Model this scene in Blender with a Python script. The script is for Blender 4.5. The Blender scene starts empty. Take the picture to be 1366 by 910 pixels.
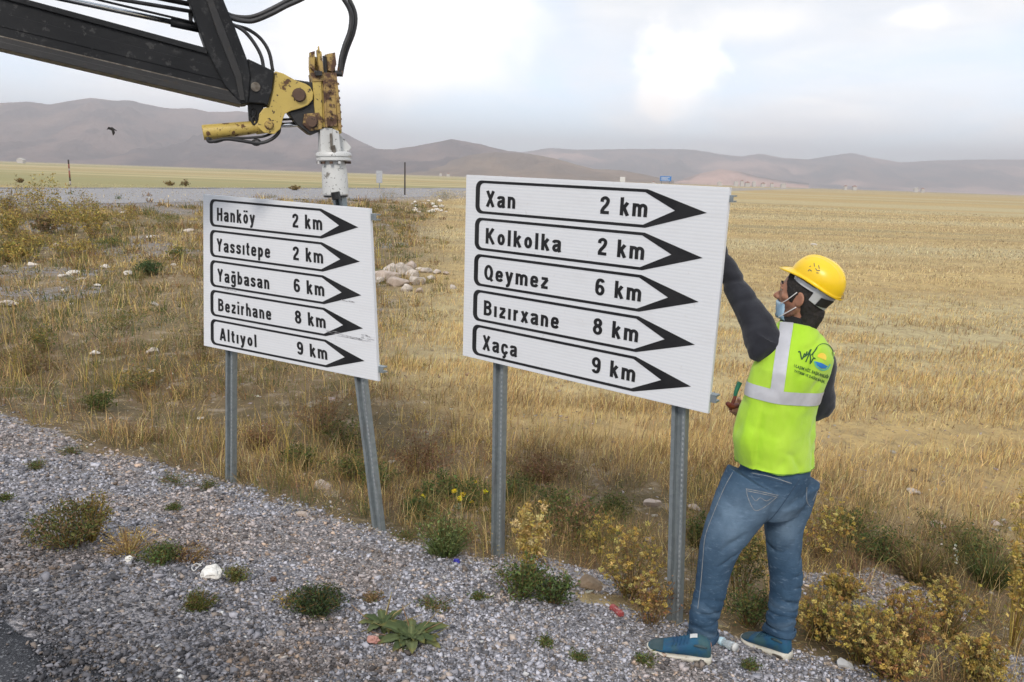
import bpy, bmesh, math, random
import numpy as np
from mathutils import Vector, Matrix
from mathutils.bvhtree import BVHTree
sc = bpy.context.scene
COL = sc.collection
rng = np.random.default_rng(7)
random.seed(7)

# ------------------------------------------------------------------ camera
F, PITCH, ROLL, CAMH = 1020.0, math.radians(12.06), math.radians(1.92), 1.65
cam_d = bpy.data.cameras.new('camera'); cam = bpy.data.objects.new('camera', cam_d); COL.objects.link(cam)
cam.matrix_world = Matrix.Translation((0, 0, CAMH)) @ Matrix.Rotation(math.pi/2-PITCH, 4, 'X') @ Matrix.Rotation(ROLL, 4, 'Z')
cam_d.sensor_width = 36; cam_d.lens = F/1366*36; cam_d.clip_start = 0.05; cam_d.clip_end = 40000
sc.camera = cam
# ------------------------------------------------------------------ light
SUN_EL, SUN_AZ = math.radians(38), math.radians(188)      # azimuth clockwise from +Y
sun_dir = Vector((math.sin(SUN_AZ)*math.cos(SUN_EL), math.cos(SUN_AZ)*math.cos(SUN_EL), math.sin(SUN_EL)))
sun_d = bpy.data.lights.new('sun', 'SUN'); sun_d.energy = 1.65; sun_d.angle = math.radians(11); sun_d.color = (1, .91, .80)
sun = bpy.data.objects.new('sun', sun_d); COL.objects.link(sun)
sun.rotation_euler = sun_dir.to_track_quat('Z', 'Y').to_euler()
world = bpy.data.worlds.new('World'); sc.world = world; world.use_nodes = True
sc.view_settings.view_transform = 'Standard'; sc.view_settings.look = 'None'
sc.view_settings.exposure = 0.60; sc.view_settings.gamma = 1.0; sc.view_settings.use_curve_mapping = False
sc.cycles.use_denoising = True
sc.cycles.max_bounces = 6; sc.cycles.transparent_max_bounces = 6; sc.cycles.volume_bounces = 0

class NT:
    """small helper around a node tree"""
    def __init__(s, nt): s.nt = nt; s.n = nt.nodes; s.l = nt.links
    def new(s, t, **k):
        n = s.n.new(t)
        for a, b in k.items(): setattr(n, a, b)
        return n
    def link(s, a, b): s.l.new(a, b)
    def val(s, sock, v):
        if hasattr(v, 'links') or hasattr(v, 'is_output'): s.link(v, sock)
        else: sock.default_value = v
    def math(s, op, a, b=0.0, c=None, clamp=False):
        n = s.new('ShaderNodeMath', operation=op, use_clamp=clamp)
        s.val(n.inputs[0], a); s.val(n.inputs[1], b)
        if c is not None: s.val(n.inputs[2], c)
        return n.outputs[0]
    def mix(s, f, a, b, mode='MIX'):
        n = s.new('ShaderNodeMix', data_type='RGBA', blend_type=mode)
        s.val(n.inputs[0], f)
        for k, v in ((6, a), (7, b)):
            if isinstance(v, tuple): n.inputs[k].default_value = v if len(v) == 4 else (*v, 1)
            else: s.link(v, n.inputs[k])
        return n.outputs[2]
    def noise(s, vec, scale, detail=4, rough=.55, dist=0.0):
        n = s.new('ShaderNodeTexNoise'); n.inputs['Scale'].default_value = scale; n.inputs['Detail'].default_value = detail
        n.inputs['Roughness'].default_value = rough; n.inputs['Distortion'].default_value = dist
        if vec is not None: s.link(vec, n.inputs['Vector'])
        return n.outputs['Fac']
    def ramp(s, f, lo, hi, a=0.0, b=1.0):
        n = s.new('ShaderNodeMapRange', interpolation_type='SMOOTHSTEP'); s.val(n.inputs[0], f)
        for k, v in zip((1, 2, 3, 4), (lo, hi, a, b)): n.inputs[k].default_value = v
        return n.outputs[0]
    def scale(s, vec, v, loc=(0, 0, 0)):
        n = s.new('ShaderNodeMapping'); n.inputs['Scale'].default_value = v; n.inputs['Location'].default_value = loc
        s.link(vec, n.inputs['Vector']); return n.outputs[0]

# sky: Nishita + procedural cloud cover, the same all round the dome
w = NT(world.node_tree); w.n.clear()
out = w.new('ShaderNodeOutputWorld'); bg = w.new('ShaderNodeBackground')
sky = w.new('ShaderNodeTexSky', sky_type='NISHITA', sun_disc=False, sun_elevation=SUN_EL, sun_rotation=SUN_AZ)
sky.air_density = 1.0; sky.dust_density = 2.0; sky.ozone_density = 1.0; sky.altitude = 1700
bg.inputs['Strength'].default_value = 0.112
tc = w.new('ShaderNodeTexCoord'); g = tc.outputs['Generated']
sep = w.new('ShaderNodeSeparateXYZ'); w.link(g, sep.inputs[0])
# cloud coordinates: direction projected on a layer overhead, flattened towards the horizon
zz = w.math('ADD', w.math('MAXIMUM', sep.outputs[2], 0.0), 0.14)
cx = w.math('DIVIDE', sep.outputs[0], zz); cy = w.math('DIVIDE', sep.outputs[1], zz)
cmb = w.new('ShaderNodeCombineXYZ'); w.link(cx, cmb.inputs[0]); w.link(cy, cmb.inputs[1])
cv = cmb.outputs[0]
n1 = w.noise(w.scale(cv, (.9, .55, 1), (3.1, 1.7, 0)), .8, 7, .52, .3)
n2 = w.noise(w.scale(cv, (.5, .4, 1), (9.3, 4.1, 0)), 1.6, 5, .5, .2)
cover = w.ramp(n1, .30, .60)
thick = w.ramp(w.math('ADD', n2, w.math('MULTIPLY', w.math('SUBTRACT', w.noise(w.scale(cv, (.7, 1.0, 1), (1, 1, 0)), 3.2, 6, .6, .5), .5), .55)), .36, .68)
cloud_col = w.mix(thick, (6.3, 6.5, 6.8), (7.6, 7.5, 7.4))
skycol = w.mix(w.math('MULTIPLY', cover, .92), w.mix(.72, sky.outputs[0], (6.0, 7.0, 8.1)), cloud_col)
def blob(col, d, r0, r1, c, nscale, amt=.5, stretch=1.0, seedloc=0.0):
    """one bright cumulus head seen through the cover, at direction d"""
    dn = Vector(d).normalized()
    sub = w.new('ShaderNodeVectorMath', operation='SUBTRACT'); w.link(g, sub.inputs[0]); sub.inputs[1].default_value = dn
    sc_ = w.scale(sub.outputs[0], (1, 1, stretch)); ln = w.new('ShaderNodeVectorMath', operation='LENGTH'); w.link(sc_, ln.inputs[0])
    nn = w.noise(w.scale(g, (1, 1, 1.3), (seedloc, 0, 0)), nscale, 6, .55, .4)
    dd = w.math('ADD', ln.outputs['Value'], w.math('MULTIPLY', w.math('SUBTRACT', nn, .5), amt))
    f = w.ramp(dd, r0, r1, 1.0, 0.0)
    return w.mix(f, col, c)

# ------------------------------------------------------------------ picture geometry -> places in the world
Rm = np.array(cam.matrix_world.to_3x3()); CAM = np.array([0, 0, CAMH])
def ray(px, py): return Rm @ np.array([(px-683)/F, -(py-455)/F, -1.0])
def aty(px, py, y): r = ray(px, py); return CAM + r*(y/r[1])
def depth(P): return float(-(Rm.T @ (np.asarray(P)-CAM))[2])
def pxm(P): return depth(P)/F          # metres per photo pixel at P
skycol = blob(skycol, ray(585, 18), .035, .17, (9.1, 9.0, 8.8), 9, .16, 1.3, 2.0)
skycol = blob(skycol, ray(500, -20), .02, .16, (8.0, 8.0, 7.95), 9, .14, 1.2, 5.0)
skycol = blob(skycol, ray(905, 95), .010, .062, (10.2, 9.9, 9.5), 16, .10, .75, 7.0)
skycol = blob(skycol, ray(880, 135), .002, .05, (8.3, 8.0, 7.7), 16, .08, 1.2, 11.0)
skycol = blob(skycol, ray(1000, 30), .01, .12, (7.9, 7.8, 7.7), 12, .12, 4.0, 1.0)
skycol = blob(skycol, ray(440, 70), .01, .10, (8.5, 8.5, 8.7), 14, .14, 1.3, 14.0)
skycol = blob(skycol, ray(1230, 22), .004, .05, (8.4, 8.3, 8.4), 20, .07, 3.0, 21.0)
hz = w.ramp(sep.outputs[2], .0, .24, 1.75, 1.0); hv = w.new('ShaderNodeVectorMath', operation='SCALE'); w.link(skycol, hv.inputs[0]); w.link(hz, hv.inputs['Scale']); w.link(hv.outputs[0], bg.inputs['Color']); w.link(bg.outputs[0], out.inputs['Surface'])

# ------------------------------------------------------------------ noise
def _h(ix, iy, iz, seed):
    n = (ix.astype(np.int64)*374761393 + iy.astype(np.int64)*668265263 + iz.astype(np.int64)*2147483647 + seed*1274126177) & 0xffffffff
    n = ((n ^ (n >> 13))*1274126177) & 0xffffffff
    n = (n ^ (n >> 16)) & 0xffffffff
    return n/4294967295.0
def vn(x, y, z=0.0, seed=0):
    x = np.asarray(x, float); y = np.asarray(y, float); z = np.zeros_like(x)+z
    ix, iy, iz = np.floor(x), np.floor(y), np.floor(z); fx, fy, fz = x-ix, y-iy, z-iz
    fx, fy, fz = [t*t*(3-2*t) for t in (fx, fy, fz)]; r = 0
    for dx in (0, 1):
        for dy in (0, 1):
            for dz in (0, 1):
                r = r + _h(ix+dx, iy+dy, iz+dz, seed)*np.where(dx, fx, 1-fx)*np.where(dy, fy, 1-fy)*np.where(dz, fz, 1-fz)
    return r
def fbm(x, y, z=0.0, seed=0, o=4):
    a, s, t = 1.0, 0.0, 0.0
    for k in range(o):
        s = s + a*vn(np.asarray(x)*2**k, np.asarray(y)*2**k, np.asarray(z)*2**k, seed+k*17); t += a; a *= .5
    return s/t
def sstep(x, a, b): t = np.clip((np.asarray(x, float)-a)/(b-a), 0, 1); return t*t*(3-2*t)

# ------------------------------------------------------------------ terrain (asphalt level z = 0)
def S_(x, y): return .461*np.asarray(x)+.887*np.asarray(y)         # distance out from the near road
def Q_(x, y): return .93*np.asarray(x)-.37*np.asarray(y)           # across the side road
def gz(x, y, fine=True):
    x = np.asarray(x, float); y = np.asarray(y, float); s, q = S_(x, y), Q_(x, y)
    z = np.interp(s, [-60, -12, -8, -6, 1.40, 3.0, 3.55, 4.3, 5.2, 6.8, 9], [-.8, -.8, -.45, 0, 0, -.385, -.51, -.68, -.90, -.78, -.76])
    out = sstep(s, 1.5, 2.2)
    side = sstep(q, -24, -33)*sstep(q, -66, -58)*sstep(y, 9, 16)
    z = z*(1-side) + (-.35)*side
    z = z + .09*np.exp(-(((x-2.15)/.45)**2+((y-4.35)/.30)**2))                      # little gravel heap
    if fine:
        z = z + out*(.05*(fbm(x*.9, y*.9, 0, 3)-.5)*sstep(s, 3.2, 4.5) + .018*(fbm(x*3.1, y*3.1, 0, 5)-.5))
        z = z + .35*(fbm(x*.012, y*.012, 0, 8)-.5)*sstep(s, 40, 160)*(1-side)
    return z
def onground(px, py, dz=0.0):
    r = ray(px, py); t0, t1 = .5, .5
    while True:
        t1 = t0*1.03; P = CAM+r*t1
        if P[2] < float(gz(P[0], P[1]))+dz or t1 > 4000: break
        t0 = t1
    for _ in range(24):
        tm = (t0+t1)/2; P = CAM+r*tm
        if P[2] < float(gz(P[0], P[1]))+dz: t1 = tm
        else: t0 = tm
    return CAM+r*t1
def gravel_mask(x, y):
    s, q = S_(x, y), Q_(x, y)
    n = fbm(x*1.6, y*1.6, 0, 21)-.5; n2 = fbm(x*5, y*5, 0, 23)-.5
    e = 3.50+.5*n+.35*n2+.25*sstep(x, -2.5, -5)
    m = (1-sstep(s, e-.16, e+.14))
    def patch(cx, cy, rx, ry): return 1-sstep(((x-cx)/rx)**2+((y-cy)/ry)**2+2.2*n+1.5*n2, .55, 1.25)
    m = np.maximum(m, patch(2.15, 4.35, .60, .42)); m = np.maximum(m, patch(.35, 3.95, .5, .22)); m = np.maximum(m, patch(2.6, 3.35, .5, .3))
    return np.clip(m, 0, 1)

# ------------------------------------------------------------------ object helpers
LOC = {}
def root(name, loc, label, cat, group=None):
    o = bpy.data.objects.new(name, None); o.empty_display_size = .1; COL.objects.link(o)
    o.location = Vector([float(v) for v in loc]); o['label'] = label; o['category'] = cat
    if group: o['group'] = group
    return o
def wloc(o):
    v = Vector((0, 0, 0))
    while o is not None: v += o.location; o = o.parent
    return v
def mesh_obj(name, V, Fc, mat, parent=None, smooth=False, attrs=None, loc=None):
    """V in world coordinates; the object's origin is its own base or its parent's"""
    V = np.asarray(V, float)
    base = np.array(wloc(parent)) if parent is not None else (np.array(loc, float) if loc is not None else np.zeros(3))
    me = bpy.data.meshes.new(name)
    if isinstance(Fc, np.ndarray): Fc = [Fc]
    if len(Fc) and isinstance(Fc[0], np.ndarray) and Fc[0].ndim == 2:
        Vl = V-base; me.vertices.add(len(Vl)); me.vertices.foreach_set('co', Vl.astype(np.float32).ravel())
        nl = sum(f.size for f in Fc); me.loops.add(nl); me.loops.foreach_set('vertex_index', np.concatenate([f.ravel() for f in Fc]).astype(np.int32))
        tot = np.concatenate([np.full(len(f), f.shape[1]) for f in Fc]); st = np.concatenate([[0], np.cumsum(tot)[:-1]])
        me.polygons.add(len(tot)); me.polygons.foreach_set('loop_start', st.astype(np.int32))
        try: me.polygons.foreach_set('loop_total', tot.astype(np.int32))
        except Exception: pass
        me.update(calc_edges=True)
    else:
        me.from_pydata([tuple(v) for v in (V-base)], [], [tuple(int(i) for i in f) for f in Fc]); me.update()
    if attrs:
        for k, a in attrs.items():
            a = np.asarray(a, np.float32)
            if a.ndim == 1: at = me.attributes.new(k, 'FLOAT', 'POINT'); at.data.foreach_set('value', a)
            else:
                at = me.attributes.new(k, 'FLOAT_COLOR', 'POINT')
                at.data.foreach_set('color', np.concatenate([a, np.ones((len(a), 1), np.float32)], 1).ravel())
    me.validate()
    if smooth: me.polygons.foreach_set('use_smooth', np.ones(len(me.polygons), bool))
    me.materials.append(mat)
    o = bpy.data.objects.new(name, me); COL.objects.link(o)
    if parent is not None: o.parent = parent
    else: o.location = Vector(base)
    return o
def tag(o, label, cat, group=None):
    o['label'] = label; o['category'] = cat
    if group: o['group'] = group
    return o
def kind(o, k): o['kind'] = k; return o

class G:
    """vertex / face collector"""
    def __init__(s): s.v = []; s.f = []; s.n = 0
    def add(s, V, Fc):
        V = np.asarray(V, float); s.v.append(V); s.f += [tuple(int(i)+s.n for i in f) for f in Fc]; s.n += len(V); return s
    def V(s): return np.concatenate(s.v)
    def obj(s, name, mat, parent=None, smooth=False, bevel=0, loc=None, fix=True, auto=None):
        o = mesh_obj(name, s.V(), s.f, mat, parent, smooth, loc=loc)
        if fix:
            bm = bmesh.new(); bm.from_mesh(o.data); bmesh.ops.recalc_face_normals(bm, faces=bm.faces)
            if bevel: bmesh.ops.bevel(bm, geom=[e for e in bm.edges if len(e.link_faces) == 2 and e.calc_face_angle(0) > .5], offset=bevel, segments=2, affect='EDGES', profile=.5)
            if auto:
                for f in bm.faces: f.smooth = True
                for e in bm.edges:
                    if len(e.link_faces) == 2 and e.calc_face_angle(0) > auto: e.smooth = False
            bm.to_mesh(o.data); bm.free()
        return o
def loft(rings, cap=True, close=False):
    n = len(rings[0]); V = np.concatenate(rings); Fc = []
    m = len(rings)
    for i in range(m-1+(1 if close else 0)):
        for j in range(n):
            a = i*n+j; b = i*n+(j+1) % n; c = ((i+1) % m)*n+(j+1) % n; d = ((i+1) % m)*n+j
            Fc.append((a, b, c, d))
    if cap and not close: Fc.append(tuple(range(n))[::-1]); Fc.append(tuple((m-1)*n+k for k in range(n)))
    return V, Fc
def frames(P, ref=None):
    P = np.asarray(P, float); T = np.gradient(P, axis=0); T /= np.linalg.norm(T, axis=1)[:, None]
    out = []; u = np.array(ref, float) if ref is not None else (np.array([0, 0, 1.]) if abs(T[0][2]) < .9 else np.array([1., 0, 0]))
    for t in T:
        u = (np.array(ref, float) if ref is not None else u); u = u-t*(u@t); u /= np.linalg.norm(u); out.append((u.copy(), np.cross(t, u)))
    return out
def tube(P, r, n=12, ref=None, power=2.0):
    """r: list of radii or (a along ref, b across)"""
    P = np.asarray(P, float); fr = frames(P, ref); rings = []
    if not hasattr(r, '__len__'): r = [r]*len(P)
    th = np.arange(n)/n*2*math.pi
    cs, sn = np.cos(th), np.sin(th)
    cs = np.sign(cs)*abs(cs)**(2/power); sn = np.sign(sn)*abs(sn)**(2/power)
    for p, (u, v), q in zip(P, fr, r):
        a, b = q if hasattr(q, '__len__') else (q, q)
        rings.append(p+np.outer(cs*a, u)+np.outer(sn*b, v))
    return loft(rings)
def spline(P, k=6):
    """Catmull-Rom through P"""
    P = np.asarray(P, float); Q = np.concatenate([[2*P[0]-P[1]], P, [2*P[-1]-P[-2]]]); out = []
    for i in range(1, len(Q)-2):
        for t in np.arange(k)/k:
            a, b, c, d = Q[i-1], Q[i], Q[i+1], Q[i+2]
            out.append(.5*((2*b)+(c-a)*t+(2*a-5*b+4*c-d)*t*t+(3*b-3*c+d-a)*t**3))
    out.append(P[-1]); return np.array(out)
def box(c, sx, sy, sz, ux=(1, 0, 0), uy=(0, 1, 0), uz=(0, 0, 1)):
    c, ux, uy, uz = [np.array(v, float) for v in (c, ux, uy, uz)]
    V = [c+ux*sx*a/2+uy*sy*b/2+uz*sz*d/2 for a in (-1, 1) for b in (-1, 1) for d in (-1, 1)]
    return V, [(0, 1, 3, 2), (4, 6, 7, 5), (0, 4, 5, 1), (2, 3, 7, 6), (0, 2, 6, 4), (1, 5, 7, 3)]
def prism(poly, d):
    """poly (n,3) planar outline; d thickness vector"""
    P = np.asarray(poly, float); n = len(P); V = np.concatenate([P, P+np.asarray(d, float)])
    Fc = [tuple(range(n))[::-1], tuple(range(n, 2*n))]+[(i, (i+1) % n, n+(i+1) % n, n+i) for i in range(n)]
    return V, Fc

# ------------------------------------------------------------------ materials
def newmat(name):
    m = bpy.data.materials.new(name); m.use_nodes = True; t = NT(m.node_tree)
    b = t.n['Principled BSDF']; return m, t, b
def coords(t, what='Object'): return t.new('ShaderNodeTexCoord').outputs[what]
def bump(t, b, h, strength=.3, dist=.01):
    n = t.new('ShaderNodeBump'); n.inputs['Strength'].default_value = strength; n.inputs['Distance'].default_value = dist
    t.link(h, n.inputs['Height']); t.link(n.outputs[0], b.inputs['Normal'])
def simple(name, c1, c2=None, rough=.6, scale=8, metal=0.0, bumps=.2, bscale=60, lo=.35, hi=.65, bdist=.002, spec=.5, c3=None, s3=3, l3=.6, h3=.7, detail=5):
    m, t, b = newmat(name); co = coords(t)
    c2 = c2 or tuple(v*.8 for v in c1)
    col = t.mix(t.ramp(t.noise(co, scale, detail), lo, hi), c1, c2)
    if c3: col = t.mix(t.ramp(t.noise(t.scale(co, (1, 1, 1), (5, 3, 1)), s3, 6, .65), l3, h3), col, c3)
    t.link(col, b.inputs['Base Color']); b.inputs['Metallic'].default_value = metal
    t.link(t.ramp(t.noise(co, scale*2, 3), .3, .7, max(rough-.1, 0), min(rough+.1, 1)), b.inputs['Roughness']); b.inputs['Specular IOR Level'].default_value = spec
    if bumps: bump(t, b, t.noise(co, bscale, 4), bumps, bdist)
    return m
def tinted(name, rough=.75, transl=.25, bumps=0):
    m, t, b = newmat(name); a = t.new('ShaderNodeAttribute', attribute_name='tint')
    t.link(a.outputs['Color'], b.inputs['Base Color']); b.inputs['Roughness'].default_value = rough; b.inputs['Specular IOR Level'].default_value = .25
    if bumps: bump(t, b, t.noise(coords(t), 180, 4), bumps, .002)
    if transl:
        tr = t.new('ShaderNodeBsdfTranslucent'); t.link(a.outputs['Color'], tr.inputs['Color']); mx = t.new('ShaderNodeMixShader'); mx.inputs[0].default_value = transl
        t.link(b.outputs[0], mx.inputs[1]); t.link(tr.outputs[0], mx.inputs[2]); t.link(mx.outputs[0], t.n['Material Output'].inputs['Surface'])
    return m
M_leaf = tinted('vegetation'); M_stone = tinted('crushed stone', .85, 0, .4)
M_rock = simple('pale rock', (.50, .44, .385), (.34, .295, .25), .9, 7, bumps=.6, bscale=14, bdist=.02, c3=(.62, .56, .50), s3=4)

def ground_mat():
    m, t, b = newmat('ground'); geo = t.new('ShaderNodeNewGeometry').outputs['Position']
    gr = t.new('ShaderNodeAttribute', attribute_name='gravel').outputs['Fac']
    wd = t.new('ShaderNodeAttribute', attribute_name='weedy').outputs['Fac']
    far = t.new('ShaderNodeAttribute', attribute_name='far').outputs['Fac']
    sp = t.new('ShaderNodeSeparateXYZ'); t.link(geo, sp.inputs[0])
    # bare soil / straw litter
    soil = t.mix(t.ramp(t.noise(geo, 5, 6, .6), .35, .65), (.25, .185, .115), (.17, .125, .075))
    soil = t.mix(t.ramp(t.noise(geo, 26, 3, .6), .55, .68), soil, (.33, .27, .20))
    straw = t.mix(t.ramp(t.noise(t.scale(geo, (.05, .55, 1)), 1.0, 6, .6), .38, .62), (.52, .385, .175), (.40, .285, .13))
    straw = t.mix(t.ramp(t.noise(t.scale(geo, (.02, .16, 1), (3, 8, 0)), 1.0, 5, .6), .50, .66), straw, (.30, .25, .135))
    straw = t.mix(t.ramp(t.noise(t.scale(geo, (.004, .035, 1), (1, 2, 0)), 1.0, 5, .55), .52, .6), straw, (.47, .395, .225))
    straw = t.mix(t.ramp(t.noise(geo, 2.6, 6, .7), .40, .64, 0, .6), straw, (.27, .205, .115))
    straw = t.mix(t.ramp(t.noise(t.scale(geo, (1, .35, 1)), 9, 4, .7), .52, .66, 0, .55), straw, (.20, .16, .095))
    weed = t.mix(t.ramp(t.noise(geo, .9, 6, .65), .40, .62), (.185, .135, .08), (.12, .095, .052))
    weed = t.mix(t.ramp(t.noise(geo, 3.4, 6, .7), .52, .66), weed, (.29, .235, .17))
    # far plain: long strips of green crop and pale stubble on the left
    gx = t.math('LESS_THAN', sp.outputs[0], t.math('MULTIPLY', sp.outputs[1], -.02))
    strip = t.ramp(t.noise(t.scale(geo, (.0012, .012, 1), (2, 6, 0)), 1.0, 3, .5), .47, .52)
    green = t.mix(strip, (.27, .25, .12), (.44, .37, .21))
    col = t.mix(t.math('MULTIPLY', wd, 1.0), t.mix(t.math('MULTIPLY', far, .0), straw, soil), weed)
    col = t.mix(t.math('MULTIPLY', t.math('MULTIPLY', far, gx), t.ramp(t.noise(t.scale(geo, (.003, .02, 1)), 1.0, 3, .5), .42, .5, .25, .9)), col, green)
    # gravel between the loose stones
    vor = t.new('ShaderNodeTexVoronoi'); vor.inputs['Scale'].default_value = 62; t.link(geo, vor.inputs['Vector'])
    vs = t.new('ShaderNodeSeparateColor'); t.link(vor.outputs['Color'], vs.inputs[0])
    grav = t.mix(vs.outputs[0], (.15, .145, .15), (.46, .44, .455))
    grav = t.mix(t.ramp(t.noise(geo, 2.2, 5, .6), .45, .68, 0, .7), grav, (.25, .21, .175))
    edge = t.ramp(t.math('ADD', gr, t.math('MULTIPLY', t.math('SUBTRACT', t.noise(geo, 7, 5, .65), .5), .9)), .35, .6)
    col = t.mix(edge, col, grav)
    t.link(col, b.inputs['Base Color']); b.inputs['Roughness'].default_value = .95; b.inputs['Specular IOR Level'].default_value = .15
    h = t.math('ADD', t.math('MULTIPLY', t.noise(geo, 22, 6, .7), 1.0), t.math('MULTIPLY', vor.outputs['Distance'], t.math('MULTIPLY', edge, -1.2)))
    bump(t, b, h, .8, .03)
    return m
def asphalt_mat(name='asphalt', c1=(.035, .037, .045), c2=(.065, .066, .075), sc_=150, spk=(.24, .24, .25), l=.60, h=.70):
    m, t, b = newmat(name); geo = t.new('ShaderNodeNewGeometry').outputs['Position']
    col = t.mix(t.ramp(t.noise(geo, 3, 5, .6), .35, .65), c1, c2)
    vor = t.new('ShaderNodeTexVoronoi'); vor.inputs['Scale'].default_value = sc_; t.link(geo, vor.inputs['Vector'])
    vs = t.new('ShaderNodeSeparateColor'); t.link(vor.outputs['Color'], vs.inputs[0])
    col = t.mix(t.ramp(vs.outputs[0], .78, .95, 0, .9), col, spk)
    t.link(col, b.inputs['Base Color']); b.inputs['Roughness'].default_value = .85
    bump(t, b, vor.outputs['Distance'], .9, .008)
    return m
# ------------------------------------------------------------------ SETTING: ground sheet, roads
def build_ground():
    th = np.concatenate([np.radians(np.arange(-48, 48, .42)), np.radians(np.arange(48, 312, 4.0))])
    rr = np.concatenate([[.3, .8], 1.2*1.0265**np.arange(0, 345)]); rr = rr[rr < 9700]
    T, Rr = np.meshgrid(th, rr); X = Rr*np.sin(T); Y = Rr*np.cos(T); Z = gz(X, Y)
    Z = Z-.012*(S_(X, Y) < 1.46)*(S_(X, Y) > -5.9)
    q = Q_(X, Y); Z = Z-.012*((q > -57.5)*(q < -33)*(Y > 16))
    V = np.stack([X.ravel(), Y.ravel(), Z.ravel()], 1); n, m_ = len(th), len(rr)
    I = np.arange(n*m_).reshape(m_, n); J = np.roll(I, -1, 1)
    Fq = np.stack([I[:-1], I[1:], J[1:], J[:-1]], -1).reshape(-1, 4)
    x, y = V[:, 0], V[:, 1]; s, q = S_(x, y), Q_(x, y)
    left = sstep(x+.10*y, .8, -1.8)
    weedy = np.clip(sstep(s, 3.3, 3.6)*sstep(s, 7.2, 5.6)+left*sstep(y, 75, 50)*.85, 0, 1)
    gv = gravel_mask(x, y)
    gv = np.maximum(gv, .55*sstep(q, -26, -33)*sstep(q, -62, -58)*(y > 12))
    gv = np.maximum(gv, .50*left*sstep(fbm(x*.35, y*.35, 0, 31), .50, .62)*sstep(y, 9, 12)*sstep(y, 60, 35))
    o = mesh_obj('ground', V, Fq[:, ::-1].copy(), ground_mat(), None, True, {'gravel': gv, 'weedy': weedy, 'far': sstep(np.hypot(x, y), 55, 75)})
    kind(o, 'structure')
    # near road: asphalt with a ragged outer edge
    u = np.arange(-60, 60, .12); e = 1.42+.16*(fbm(u*1.5, u*0, 0, 4)-.5)+.10*(fbm(u*7, u*0, 0, 6)-.5)
    rows = []
    for k, ss in enumerate([-6.0, -4, -2, 0, .8, None]):
        sv = e if ss is None else np.full_like(u, ss); rows.append(np.stack([.461*sv+.887*u*1, .887*sv-.461*u, np.zeros_like(u)+(-.002 if ss is None else .0)], 1))
    rows.append(rows[-1]-np.array([0, 0, .03]))
    V = np.concatenate(rows); nu = len(u); I = np.arange(len(V)).reshape(len(rows), nu)
    Fq = np.stack([I[:-1, :-1], I[:-1, 1:], I[1:, 1:], I[1:, :-1]], -1).reshape(-1, 4)
    kind(mesh_obj('road', V, Fq, asphalt_mat(), None, True), 'structure')
    # side road beyond the ditch: broad gravelled carriageway, darker strip along its far side
    def strip(name, q0, q1, mat, dz, v0=-60, v1=190):
        v = np.arange(v0, v1, 3.0); rows = []
        for qq in np.linspace(q0, q1, 6):
            X = .93*qq+.37*v; Y = -.37*qq+.93*v; rows.append(np.stack([X, Y, gz(X, Y)+dz], 1))
        V = np.concatenate(rows); nv = len(v); I = np.arange(len(V)).reshape(6, nv)
        Fq = np.stack([I[:-1, :-1], I[:-1, 1:], I[1:, 1:], I[1:, :-1]], -1).reshape(-1, 4)
        kind(mesh_obj(name, V, Fq, mat, None, True), 'structure')
    strip('side_road', -57.5, -34.5, asphalt_mat('worn asphalt', (.20, .195, .205), (.27, .26, .265), 12, (.36, .35, .35)), .004, 22)
    strip('road_edge', -57.2, -55.2, asphalt_mat('dark asphalt', (.07, .07, .075), (.10, .10, .10), 12), .010, 22)
build_ground()

# ------------------------------------------------------------------ SETTING: mountains (real ranges, kilometres away)
def mount_mat(name, a, b_, c):
    m, t, b = newmat(name); geo = t.new('ShaderNodeNewGeometry').outputs['Position']
    col = t.mix(t.ramp(t.noise(t.scale(geo, (1.6, .8, 2)), .0024, 8, .65), .42, .58), a, b_)
    col = t.mix(t.ramp(t.noise(t.scale(geo, (1, 1, 1), (900, 400, 0)), .0007, 5, .55), .53, .66), col, c)
    t.link(col, b.inputs['Base Color']); b.inputs['Roughness'].default_value = 1; b.inputs['Specular IOR Level'].default_value = 0
    bump(t, b, t.noise(geo, .009, 8, .66, 1.0), .9, 45)
    return m
RA = [(-500, 175), (-380, 160), (-250, 168), (-120, 150), (0, 138), (36, 136), (66, 140), (95, 135), (121, 131), (146, 134), (176, 135), (201, 141), (227, 145), (256, 145), (278, 150), (322, 149), (370, 157), (420, 168), (456, 176), (476, 187), (500, 198), (540, 212), (600, 228), (660, 240)]
RB = [(380, 222), (440, 205), (480, 198), (525, 200), (551, 196), (577, 191), (603, 186), (642, 193), (668, 200), (694, 204), (740, 214), (790, 226), (850, 240)]
RC = [(560, 215), (640, 208), (700, 203), (733, 198), (772, 200), (837, 199), (895, 199), (927, 200), (960, 206), (992, 209), (1012, 205), (1044, 211), (1077, 213), (1103, 209), (1135, 204), (1167, 211), (1200, 217), (1258, 214), (1317, 213), (1366, 213), (1450, 216), (1560, 212), (1700, 222), (1850, 232), (2000, 245)]
RD = [(520, 236), (577, 222), (629, 207), (661, 204), (707, 206), (739, 212), (791, 226), (830, 228), (870, 236), (900, 242)]
RE = [(900, 243), (930, 233), (960, 226), (985, 229), (1010, 236), (1040, 241), (1080, 245)]
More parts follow.
